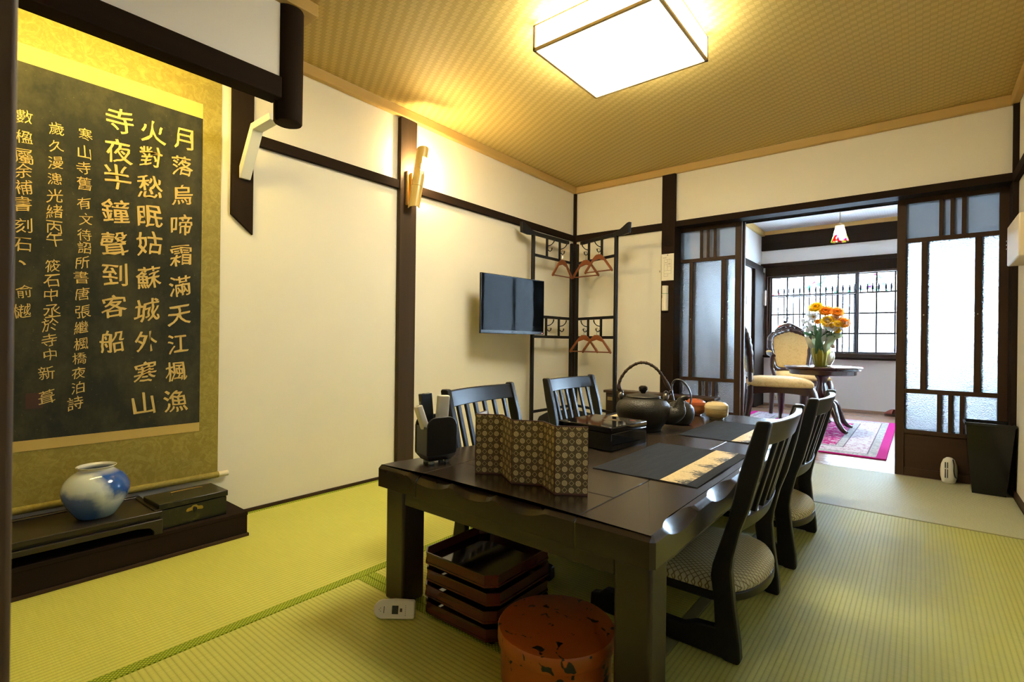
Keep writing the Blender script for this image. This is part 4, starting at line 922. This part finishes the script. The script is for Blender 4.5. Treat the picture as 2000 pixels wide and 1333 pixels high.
obj('body', MB().lathe([(0, 0), (.128, 0), (.132, .004), (.132, .085), (0, .085)], 64), og, rb); obj('lid', MB().lathe([(.134, .086), (.139, .088), (.140, .094), (.140, .118), (.137, .123), (.13, .1245), (0, .127)], 64), og, rb)
rm = thing('remote_control', 'white remote control standing on edge on the floor against the table leg', 'remote control', (-1.162, .912, .0), R(38))
Mr = Matrix.Rotation(R(-14), 4, 'X'); n0 = lambda b: b.xf(Mr)
out = [(0, 0), (-.036, .001), (.055, 0), (.058, .004), (.058, .046), (.054, .050)] + [(.0, .0515), (-.036, .049)] + arc((-.036, .025), .024, pi / 2, 1.5 * pi, 10)
obj('case', n0(MB().prism(out[1:], -.008, .010, 'xz')), M('white_remote_plastic', (.78, .74, .62), .4), rm, .004)
obj('display', n0(B(-.006, .012, -.0088, -.0078, .014, .036)), M('dark_lcd', (.03, .035, .04), .2), rm); obj('button', n0(B(.017, .023, -.0092, -.0078, .020, .029)), M('brown_button', (.06, .025, .015), .4), rm)
dt_ = MB()
for k in range(6): dt_.box(.032, .0335, -.0086, -.0078, .010 + .005 * k, .012 + .005 * k)
for x, z in ((-.040, .028), (-.044, .024), (-.040, .020)): dt_.box(x, x + .002, -.0086, -.0078, z, z + .002)
dt_.box(-.030, -.028, -.0085, -.0078, .016, .034); obj('print', n0(dt_), M('grey_remote_print', (.12, .12, .11), .5), rm)

# ================================================================== PARLOUR
# rug
RX0, RX1, RY0, RY1 = -1.52, -.170, 4.365, 6.455
rg = M('magenta_persian_rug', (.5, .02, .2), .9, spec=.1); _x, _y, _z = rg.xyz()
_dx = _x.abs() * -1 + (RX1 - RX0) / 2; _dy = _y.abs() * -1 + (RY1 - RY0) / 2; _d = _dx.min(_dy)
_n1 = rg.noise(20, 3, .6, (1, 2.2, 1)); _n2 = rg.voro(26, 'F1', (1, 1.7, 1)); _n3 = rg.noise(55, 2)
_fld = rg.mix(_n1.gt(.56), rg.mix(_n2.lt(.17), (.46, .010, .17), (.60, .40, .50)), (.62, .50, .56))
_bor = rg.mix(_n2.lt(.36) * _n3.gt(.44), (.66, .62, .64), (.40, .16, .30)); _gry = rg.mix(_n3.gt(.52), (.36, .37, .38), (.56, .53, .52))
_c = rg.mix(_d.lt(.335), _fld, _gry); _c = rg.mix(_d.lt(.285), _c, _bor); _c = rg.mix(_d.lt(.118), _c, _gry); _c = rg.mix(_d.band(.112, .120).max(_d.band(.278, .287)).max(_d.band(.333, .339)), _c, (.20, .16, .20))
rg.color(rg.mix(_dx.lt(.060).max(_dy.lt(.022)), _c, (.52, .010, .22))); rg.bump(rg.noise(500, 2), .4, .002)
ro = obj('rug', MB().box(RX0 - (RX0 + RX1) / 2, RX1 - (RX0 + RX1) / 2, RY0 - (RY0 + RY1) / 2, RY1 - (RY0 + RY1) / 2, 0, .010), rg, bevel=.003)
ro.location = ((RX0 + RX1) / 2, (RY0 + RY1) / 2, -.0018); tag(ro, 'magenta and cream patterned rug on the wooden floor beyond the glass doors', 'rug')
RZ = .0085
# carved round table
mah = wood('dark_mahogany', (.028, .010, .008), (.060, .022, .015), 2, .22, 12, .5, coat=.4)
rt = thing('tea_table', 'round dark wooden pedestal table standing on the magenta rug', 'table', (-.705, 5.5, RZ))
obj('tabletop', MB().lathe([(0, .553), (.285, .553), (.300, .556), (.303, .562), (.298, .568), (.303, .574), (.314, .578), (.317, .585), (.312, .591), (.30, .592), (0, .592)], 72), mah, rt)
obj('apron_ring', MB().lathe([(0, .515), (.262, .515), (.270, .52), (.272, .555), (0, .555)], 64), mah, rt)
obj('pedestal', MB().lathe([(0, .19), (.045, .19), (.058, .21), (.062, .235), (.050, .262), (.034, .28), (.030, .30), (.042, .318), (.050, .34), (.052, .375), (.044, .40), (.036, .43), (.040, .47), (.056, .492), (.060, .50), (.048, .508), (.07, .516), (0, .516)], 40, wob=lambda a, z: 1 + (.05 * sin(12 * a) if .31 < z < .48 else 0)), mah, rt)
for k in range(4):
    a = pi / 4 + k * pi / 2; u = Vector((cos(a), sin(a), 0)); p = [u * r_ + Vector((0, 0, z)) for r_, z in ((.030, .235), (.085, .262), (.135, .235), (.175, .160), (.215, .080), (.262, .035), (.305, .020))]
    s = spline(p, 6); obj('leg', MB().tube(s, lerps([.030, .033, .034, .030, .024, .021, .018], len(s)), 14, flat=.75), mah, rt)
# carved chairs
dam = M('gold_damask_upholstery', (.72, .50, .19), .6, spec=.3); _n = dam.noise(13, 2, .5, dist=2.5); _s = dam.voro(9, 'SMOOTH_F1')
dam.color(dam.mix(_n.band(.47, .53) * .55, (.74, .53, .21), (.58, .36, .10)))
dam.bump(_n, .1, .001)
def carved_chair(label, loc, rz, arms):
    r = thing('carved_chair', label, 'chair', loc, rz, 'carved chairs upholstered in gold damask')
    H0 = .40
    def leg(x, y, fx, fy, front):
        if front: p = [(x, y, H0 + .015), (x + fx * .025, y + fy * .012, H0 - .07), (x + fx * .012, y + fy * .005, H0 - .19), (x - fx * .010, y, .085), (x + fx * .012, y + fy * .006, .028), (x + fx * .026, y + fy * .012, .010)]; rad = [.036, .042, .031, .022, .022, .021]
        else: p = [(x, y, H0 + .02), (x - .006, y, H0 - .09), (x - .020, y, .20), (x - .042, y, .06), (x - .052, y, .012)]; rad = [.030, .029, .024, .021, .021]
        s = spline(p, 6); obj('leg', MB().tube(s, lerps(rad, len(s)), 12), mah, r)
    for s in (-1, 1): leg(.235, s * .215, 1, s, True); leg(-.215, s * .185, -1, s, False)
    pl_ = []; n = 10
    for (a, b_) in (((.255, -.235), (.255, .235)), ((.255, .235), (-.235, .20)), ((-.235, .20), (-.235, -.20)), ((-.235, -.20), (.255, -.235))):
        for k in range(n):
            t_ = k / n; x = a[0] + (b_[0] - a[0]) * t_; y = a[1] + (b_[1] - a[1]) * t_; q = .022 * sin(pi * t_)
            if a[0] == b_[0] and a[0] > 0: x += q * 1.6
            elif a[1] * b_[1] > 0: y += q * .6 * (1 if y > 0 else -1)
            pl_.append((x, y))
    m_ = len(pl_)
    b = MB()          # seat rail with a scalloped lower edge
    for i, (x, y) in enumerate(pl_):
        dz = .022 * abs(sin(pi * (i % n) / n)) ; b.v += [Vector((x, y, H0 - .030 - .018 + dz)), Vector((x, y, H0 + .022)), Vector((x * .9, y * .9, H0 + .022)), Vector((x * .9, y * .9, H0 - .048 + dz))]
    for i in range(m_):
        j = (i + 1) % m_
        for q in range(4): b.f.append((i * 4 + q, j * 4 + q, j * 4 + (q + 1) % 4, i * 4 + (q + 1) % 4))
    obj('seat_rail', b, mah, r)
    cv = MB()
    for k in range(7): cv.ball((.283 - .004 * abs(k - 3), -.09 + .03 * k, H0 - .012 + .006 * (k % 2)), .015, 6, (.7, 1, 1))
    obj('rail_carving', cv, mah, r)
    b = MB(); g = []
    for sc, z in ((.97, H0 + .020), (1.01, H0 + .036), (1.0, H0 + .055), (.93, H0 + .076), (.78, H0 + .093), (.5, H0 + .104), (.2, H0 + .107)):
        g.append(len(b.v)); b.v += [Vector((x * sc, y * sc, z)) for x, y in pl_]
    for p, q in zip(g, g[1:]):
        for i in range(m_): b.f.append((p + i, p + (i + 1) % m_, q + (i + 1) % m_, q + i))
    b.f += [tuple(range(g[-1], g[-1] + m_)), tuple(range(g[0] + m_ - 1, g[0] - 1, -1))]
    obj('seat_cushion', b, dam, r, ang=60)
    # back: outline in (y, z), raked and bowed
    def bk3(y, z, off=0): t_ = (z - .45) / .5; return Vector((-.222 - .075 * t_ + .05 * t_ * (1 - t_) - off * 1.0 + .05 * (y / .22) ** 2 * .4, y, z))
    half = [(.045, .515), (.130, .520), (.168, .560), (.182, .640), (.198, .740), (.204, .815), (.186, .880), (.130, .915), (.075, .935), (0, .958)]
    o3 = spline([(0, y, z) for y, z in half], 5); ol = [(p.y, p.z) for p in o3]; loop = ol + [(-y, z) for y, z in ol[-2::-1]]
    c3 = [bk3(y, z) for y, z in loop]
    fr_ = MB().tube(c3 + [bk3(0, .512)], [.027 + (.007 * abs(sin(k * .9)) if z > .70 else 0) for k, (y, z) in enumerate(loop)] + [.027], 10, closed=True, flat=1.15)
    for s in (-1, 1): fr_.tube(spline([bk3(s * .168, .56), (-.220, s * .178, .50), (-.212, s * .184, .42)], 5), .021, 10)
    crest = [(0, 1.000, .034), (.045, .985, .026), (.085, .966, .022), (.125, .945, .024), (.165, .922, .021), (.195, .888, .022), (.216, .84, .018), (.216, .78, .016), (.208, .72, .015), (.032, .968, .02), (.19, .62, .014), (.196, .66, .014)]
    for y, z, rad in crest:
        for s in ((-1, 1) if y else (1,)): fr_.ball(bk3(s * y, z), rad, 7, (.65, 1.1, .8))
    fr_.tube(spline([bk3(-.150, .945), bk3(-.07, .995), bk3(0, 1.022), bk3(.07, .995), bk3(.150, .945)], 6), lerps([.010, .013, .018, .013, .010], 25), 8)
    obj('back_frame', fr_, mah, r, ang=50)
    for s_, nm in ((1, 'back_pad'), (-1, 'rear_pad')):
        b = MB(); g = []; cz = .735
        for sc, dp in ((.985, .006), (.93, .016), (.78, .026), (.5, .031), (.2, .032)):
            g.append(len(b.v)); b.v += [bk3(y * sc * .97, cz + (z - cz) * sc * .985) + Vector((s_ * dp, 0, 0)) for y, z in loop]
        mm_ = len(loop)
        for p, q in zip(g, g[1:]):
            for i in range(mm_): b.f.append((p + i, p + (i + 1) % mm_, q + (i + 1) % mm_, q + i))
        b.f.append(tuple(range(g[-1], g[-1] + mm_))); obj(nm, b, dam, r, ang=60)
    if arms:
        for s in (-1, 1):
            p = spline([bk3(s * .195, .70), (-.14, s * .250, .700), (-.02, s * .275, .690), (.075, s * .268, .682), (.110, s * .262, .665)], 6); am = obj('arm', MB().tube(p, lerps([.018, .020, .022, .026, .024], len(p)), 12), mah, r)
            p2 = spline([(.098, s * .262, .668), (.090, s * .268, .62), (.050, s * .258, .54), (.070, s * .240, .46), (.10, s * .228, .41)], 6); obj('arm_support', MB().tube(p2, lerps([.026, .023, .019, .021, .022], len(p2)), 12), mah, am)
            obj('arm_pad', MB().ball((-.035, s * .270, .712), .03, 10, (2.6, .8, .55)), dam, am)
    return r
carved_chair('carved chair with gold seat seen from its side behind the left glass door', (-1.00, 5.02, RZ), R(17), False)
carved_chair('carved armchair with rounded gold back facing the room behind the round table', (-1.015, 6.115, RZ), R(-64), True)
# flower pot and flowers
TP = RZ + .5925
pot = M('olive_gold_pleated_wrap', (.42, .36, .03), .28, metal=.35, spec=.5); pot.color(pot.mix(pot.noise(16, 2, .5, (1, 1, .15)), (.20, .165, .012), (.40, .34, .03)))
po_ = MB().lathe([(0, .002), (.052, 0), (.056, .006), (.070, .07), (.081, .130), (.083, .168), (.080, .170), (.077, .165), (.070, .12), (0, .11)], 72, wob=lambda a, z: 1 + .045 * sin(13 * a) * min(1, z / .05))
ft_ = thing('flower_pot', 'olive gold pleated flower pot on the round table', 'pot', (-.716, 5.50, TP)); obj('pot', po_, pot, ft_, ang=80)
shw = M('glossy_cream_wrap', (.78, .66, .34), .25)
obj('wrap_edge', MB().lathe([(.060, .01), (.088, .06), (.098, .11), (.090, .16), (.086, .16), (.094, .11), (.084, .06)], 30).xf(Matrix.Translation((.030, .03, 0)) @ Matrix.Scale(.82, 4)), shw, ft_)
stm = M('stem_green', (.10, .20, .05), .5)
cello = M('clear_cellophane_leaf', (.80, .84, .66), .12); cello.i['Transmission Weight'].default_value = .55; cello.i['IOR'].default_value = 1.1
def petal_head(n, L, W_, cup, rows=1):
    b = MB()
    for rw in range(rows):
        for k in range(n):
            a = 2 * pi * (k + .5 * rw) / n; l_ = L * (1 - .25 * rw); cu_ = cup + .35 * rw; g = []
            for i in range(6):
                t_ = i / 5; r_ = l_ * t_ * cos(cu_ * t_); z = l_ * t_ * sin(cu_ * t_) + .002 * rw; w2 = W_ * (sin(pi * min(.97, .12 + .8 * t_)) ** .7)
                c_ = Vector((cos(a) * r_, sin(a) * r_, z)); q = Vector((-sin(a), cos(a), 0)) * w2; g.append(len(b.v)); b.v += [c_ - q, c_ - Vector((0, 0, W_ * .25)), c_ + q]
            for p_, q_ in zip(g, g[1:]): b.f += [(p_, p_ + 1, q_ + 1, q_), (p_ + 1, p_ + 2, q_ + 2, q_ + 1)]
    return b
def leaf_mesh(base, tip, wd, bend=.02):
    base, tip = Vector(base), Vector(tip); d = tip - base; s_ = d.cross(Vector((0, 1, .3))).normalized(); b = MB(); g = []
    for i in range(8):
        t_ = i / 7; c_ = base + d * t_ + Vector((0, -bend * sin(pi * t_), 0)); w2 = wd * sin(pi * (.06 + .92 * t_)) ** .9; g.append(len(b.v)); b.v += [c_ - s_ * w2, c_ + Vector((0, wd * .25, 0)), c_ + s_ * w2]
    for p_, q_ in zip(g, g[1:]): b.f += [(p_, p_ + 1, q_ + 1, q_), (p_ + 1, p_ + 2, q_ + 2, q_ + 1)]
    return b
def translucent(name, c, f=.62):
    m = M(name, c, .5); t_ = m.new('ShaderNodeBsdfTranslucent'); t_.inputs[0].default_value = (*c, 1); x_ = m.new('ShaderNodeMixShader'); x_.inputs[0].default_value = f
    m.link(m.b.outputs[0], x_.inputs[1]); m.link(t_.outputs[0], x_.inputs[2]); m.link(x_.outputs[0], m.N['Material Output'].inputs[0]); return m
leafm = translucent('leaf_green', (.06, .15, .06), .35); leafp = translucent('pale_green_leaf', (.42, .46, .26), .5)
def petalmat(name, c):
    return translucent(name, c)
YEL, ORA, WHI, PEA = petalmat('yellow_petals', (.78, .52, .012)), petalmat('orange_petals', (.78, .34, .03)), petalmat('white_petals', (.78, .74, .70)), petalmat('peach_petals', (.76, .56, .40))
def flower(name, label, head, pm, L, n, cup, tilt, rows=2, dy=0, lv=1, many=0):
    hx, hz = head; y0 = 5.50 + dy
    r = thing(name, label, 'flower', (-.716 + (hx + .716) * .12, 5.50 + dy * .1, TP + .112), 0, 'flowers in the olive gold pot')
    hp = Vector((hx, y0 - .02, hz)); p0 = Vector((-.716 + (hx + .716) * .12, 5.50 + dy * .1, TP + .112)); mid = p0 * .5 + hp * .5 + Vector(((p0.x - hx) * .15, 0, .01))
    obj('stem', MB().tube(spline([p0, mid, hp], 6), .0032, 6), stm, r, world=True)
    Rm = Matrix.Translation(hp) @ Matrix.Rotation(R(tilt[0]), 4, 'X') @ Matrix.Rotation(R(tilt[1]), 4, 'Y')
    if many:
        b = MB(); rnd = random.Random(int(hx * 1000))
        for k in range(many):
            f_ = petal_head(5, L, L * .55, .3, 1); t_ = k / max(1, many - 1); q = hp * (1 - t_ * .45) + p0 * (t_ * .45) + Vector((rnd.uniform(-.03, .03), rnd.uniform(-.03, .0), rnd.uniform(-.02, .02)))
            f_.xf(Matrix.Translation(q) @ Matrix.Rotation(R(60 + rnd.uniform(-30, 30)), 4, 'X') @ Matrix.Rotation(R(rnd.uniform(-40, 40)), 4, 'Y')); b.add(f_.v, f_.f)
        obj('petals', b, pm, r, world=True, recalc=False)
    else:
        obj('petals', petal_head(n, L, L * .22 if n > 8 else L * .42, cup, rows).xf(Rm), pm, r, world=True, recalc=False)
        obj('flower_centre', MB().ball((0, 0, .006), L * .24, 8, (1, 1, .6)).xf(Rm), M('flower_centre_brown', (.35, .20, .02), .7), r, world=True)
    for k in range(lv):
        q = p0 * .45 + hp * .55; s = 1 if k % 2 else -1
        obj('leaf', leaf_mesh(q, q + Vector((s * .055, -.02, .035)), .017), leafm if k % 2 == 0 else leafp, r, world=True, recalc=False)
flower('gerbera', 'large yellow flower highest at the top left of the bouquet', (-.757, 1.145), YEL, .070, 16, .30, (48, -8), 3)
flower('gerbera', 'orange flower at the top middle of the bouquet', (-.680, 1.108), ORA, .068, 16, .35, (52, 6), 3)
flower('gerbera', 'orange flower at the top right of the bouquet', (-.592, 1.095), ORA, .064, 16, .35, (50, 14), 3)
flower('gerbera', 'wide yellow flower in the middle of the bouquet', (-.655, 1.015), YEL, .066, 16, .25, (62, 0), 2, -.05, 2)
flower('gerbera', 'yellow-orange flower at the right side of the bouquet', (-.540, 1.000), ORA, .062, 15, .30, (60, 25), 2, -.03, 2)
flower('lily', 'small orange bloom at the left middle of the bouquet', (-.733, 1.010), ORA, .034, 6, .6, (60, -10), 2, -.04, 2)
flower('lily', 'small yellow bloom low on the right of the bouquet', (-.585, .930), YEL, .036, 6, .5, (65, 25), 2, -.05, 2)
flower('lily', 'open white lily in the lower right of the bouquet', (-.622, .965), WHI, .058, 6, .35, (66, 10), 2, -.06, 2)
flower('lily', 'peach lily beside the white one at the right', (-.600, 1.045), PEA, .045, 6, .5, (55, 18), 2, -.02, 1)
flower('orchid_spray', 'white spray rising at the upper left of the bouquet', (-.822, 1.130), WHI, .026, 5, .3, (50, -20), 1, 0, 1, 7)
flower('orchid_spray', 'white spray reaching out to the far left of the bouquet', (-.862, 1.030), WHI, .026, 5, .3, (50, -40), 1, 0, 2, 5)
flower('orchid_spray', 'white spray in the centre between the orange flowers', (-.668, 1.062), WHI, .026, 5, .3, (60, 0), 1, -.02, 2, 7)
flower('orchid_spray', 'pale spray drooping at the far right of the bouquet', (-.510, .985), WHI, .026, 5, .3, (60, 40), 1, -.02, 2, 6)
flower('orchid_spray', 'white spray low in the middle between the wrapping leaves', (-.690, .945), WHI, .026, 5, .3, (65, 0), 1, -.06, 2, 8)
flower('lily', 'white lily just under the top left yellow flower', (-.770, 1.060), WHI, .050, 6, .4, (60, -15), 2, -.03, 2)
flower('gerbera', 'small yellow flower tucked between the lilies on the right', (-.575, .990), YEL, .040, 14, .3, (62, 15), 2, -.07, 1)
flower('orchid_spray', 'cream spray at the right between the orange flower and the lilies', (-.560, 1.045), PEA, .024, 5, .3, (60, 20), 1, -.03, 2, 7)
flower('orchid_spray', 'white spray at the left middle above the pale leaf', (-.795, 1.000), WHI, .026, 5, .3, (58, -20), 1, -.04, 2, 7)
flower('rose', 'orange-brown bloom hanging over the right rim of the pot', (-.622, .786), PEA, .036, 9, .9, (70, 50), 3, -.06, 0)
for k, (lab, tx, tz, wd, m_) in enumerate((('long clear wrapping leaf arching left of the pot', -.845, .905, .026, cello), ('broad pale leaf standing left in the pot', -.775, .925, .036, leafp), ('broad cream wrapping leaf in the middle of the pot', -.700, .900, .040, cello), ('broad pale wrapping leaf at the right in the pot', -.640, .915, .045, cello), ('pale green leaf bending right over the pot', -.585, .880, .034, leafp), ('dark green leaf at the upper left under the white spray', -.760, .985, .022, leafm), ('dark green leaf at the centre under the yellow flower', -.700, .975, .022, leafm))):
    r = thing('leaf_spray', lab, 'leaf', (-.716 + .03 * (k % 3 - 1), 5.49 - .012 * k, TP + .112), 0, 'leaves in the olive gold pot')
    obj('blade', leaf_mesh((0, 0, 0), (tx + .716 - .03 * (k % 3 - 1), -.03, tz - TP - .112), wd, .03), m_, r, recalc=False)
# pendant lamp
pn = thing('pendant_lamp', 'small pendant lamp with coloured glass flowers round its shade in the parlour', 'lamp', (-.578, 5.5, 1.755))
pg = M('painted_glass_shade'); _pt = pg.new('ShaderNodeBsdfTranslucent'); _pq = pg.new('ShaderNodeBsdfTransparent'); _px = pg.new('ShaderNodeMixShader'); _px.inputs[0].default_value = .35
pg.link(_pt.outputs[0], _px.inputs[1]); pg.link(_pq.outputs[0], _px.inputs[2]); pg.link(_px.outputs[0], pg.N['Material Output'].inputs[0]); _x, _y, _z = pg.xyz()
_vv = pg.voro(34, 'F1', (1, 1, .9)); _lw = _z.lt(.062); _q = pg.noise(14, 0, .5, (1, 1, .3)); _cc = pg.ramp(_q, [(.36, (.02, .22, .04)), (.45, (.03, .26, .05)), (.46, (.40, .008, .012)), (.55, (.40, .008, .012)), (.56, (.02, .03, .40)), (.63, (.7, .6, .12))])
_cc = pg.mix(_lw * _vv.lt(.74), (1, .94, .82), _cc)
for q in pg.N:
    if q.type in ('BSDF_TRANSLUCENT', 'BSDF_TRANSPARENT'): pg.link(_cc, q.inputs[0])
obj('shade', MB().lathe([(.028, .148), (.031, .146), (.040, .110), (.052, .060), (.067, .018), (.070, .004), (.068, 0), (.0655, .004), (.063, .018), (.049, .060), (.037, .110), (.027, .144)], 40, wob=lambda a, z: 1 + (.03 * sin(9 * a) if z < .03 else 0)), pg, pn)
obj('bulb', MB().ball((0, 0, .085), .020, 10), M('parlour_bulb').emit((1, .90, .78), PEND), pn)
brs = M('antique_brass', (.40, .30, .14), .35, 1)
obj('gallery', MB().lathe([(0, .135), (.012, .135), (.034, .142), (.036, .150), (.020, .158), (.010, .175), (0, .178)], 24), brs, pn)
obj('stem', MB().tube([(0, 0, .17), (0, 0, .543)], .004, 8), brs, pn); obj('joint', MB().ball((0, 0, .345), .008, 8, (1, 1, 1.5)), brs, pn); obj('ceiling_rose', MB().lathe([(0, .505), (.03, .512), (.05, .530), (.052, .545), (0, .545)], 24), brs, pn)
sd = obj('smoke_detector', MB().lathe([(0, -.038), (.035, -.038), (.058, -.028), (.066, -.010), (.068, 0), (0, 0)], 32), M('aged_white_plastic', (.74, .68, .60), .5)); sd.location = (-.629, 6.67, 2.30); tag(sd, 'round white detector on the parlour ceiling behind the pendant lamp', 'smoke detector')
# window sill lamp hanging from a hoop
tl = thing('table_lamp', 'small coloured glass lamp hanging from a thin hoop stand on the window sill', 'lamp', (-1.37, 7.235, .655))
tl.location = (-1.355, 7.30, .655); TREE[tl.name] = Matrix.Translation((-1.355, 7.30, .655))
hp2 = spline([(-.115, 0, .010), (-.135, 0, .20), (-.128, 0, .36), (-.085, 0, .50), (-.015, 0, .590), (.045, 0, .570), (.052, 0, .535), (.020, 0, .470), (0, 0, .452)], 8)
obj('hoop', MB().tube(hp2, .0035, 8), iron, tl); obj('foot', MB().lathe([(0, 0), (.018, 0), (.020, .006), (.006, .014), (0, .014)], 24, (-.115, 0, 0)), iron, tl)
ts = frosted('tiffany_glass', (.9, .7, .5), .5, 1.05, .3, 0, 0); _vv = ts.voro(22, 'DISTANCE_TO_EDGE'); _q = ts.noise(16, 0)
_cc = ts.mix(_vv.lt(.05), ts.ramp(_q, [(.38, (.85, .08, .16)), (.46, (.9, .12, .2)), (.5, (.95, .72, .30)), (.62, (.9, .85, .75))]), (.03, .02, .02))
for q in ts.N:
    if q.type in ('BSDF_TRANSLUCENT', 'BSDF_REFRACTION'): ts.link(_cc, q.inputs[0])
obj('shade', MB().lathe([(.020, .425), (.045, .415), (.085, .385), (.108, .345), (.115, .300), (.112, .300), (.105, .343), (.082, .381), (.044, .410), (.020, .420)], 36), ts, tl)
obj('bulb', MB().ball((0, 0, .355), .018, 8), M('sill_bulb').emit((1, .75, .45), 70.0), tl); obj('cap', MB().lathe([(0, .418), (.026, .420), (.020, .436), (.008, .452), (0, .456)], 20), iron, tl)
# plates and small things on the parlour walls
ivp = M('ivory_switch_plate', (.70, .64, .50), .4)
sw = thing('light_switch', 'ivory light switch plate on the left wall of the parlour', 'switch', (-1.649, 6.63, 1.34)); obj('plate', B(-1.6495, -1.642, 6.57, 6.69, 1.285, 1.395), ivp, sw, .003, world=True); obj('rocker', B(-1.642, -1.639, 6.61, 6.65, 1.315, 1.365), ivp, sw, .001, world=True)
ou = thing('wall_outlet', 'ivory socket plate low on the wall under the parlour window', 'socket', (-1.49, 7.349, .10)); obj('plate', B(-1.545, -1.430, 7.342, 7.3495, .065, .135), ivp, ou, .003, world=True); obj('slots', B(-1.515, -1.51, 7.3412, 7.343, .09, .11).box(-1.47, -1.465, 7.3412, 7.343, .09, .11), ab, ou, world=True)
wd2 = thing('wall_thermostat', 'beige wooden box on the wall strip left of the parlour window', 'control box', (-1.612, 7.32, 1.31)); obj('case', B(-1.646, -1.585, 7.265, 7.326, 1.315, 1.515), wood('beige_box_wood', (.42, .34, .28), (.55, .46, .38), 2, .5), wd2, .003, world=True); obj('front_plate', B(-1.638, -1.592, 7.262, 7.266, 1.325, 1.505), M('beige_front', (.58, .50, .42), .5), wd2, .001, world=True)
sl = thing('slipper', 'dark slipper with reddish lining on the parlour floor against the window wall', 'slipper', (-.20, 7.20, 0), R(150))
sole = [(.12 * cos(a) , .042 * sin(a) * (1 + .12 * cos(a))) for a in [2 * pi * k / 24 for k in range(24)]]
obj('sole', MB().prism(sole, 0, .016, 'xy'), M('dark_sole', (.06, .045, .03), .6), sl, .004)
up_ = MB(); g = []
for j in range(7):
    t_ = j / 6; x = .015 + .10 * t_; h = .052 * (1 - t_ ** 2) + .006; w2 = .043 * math.sqrt(max(.02, 1 - (x / .125) ** 2)); g.append(len(up_.v))
    for k in range(9): a = pi * k / 8; up_.v.append(Vector((x, w2 * cos(a), .014 + h * sin(a))))
for p, q in zip(g, g[1:]):
    for i in range(8): up_.f.append((p + i, p + i + 1, q + i + 1, q + i))
obj('upper', up_, M('faded_red_lining', (.30, .10, .08), .7), sl, solid=.004, ang=60)
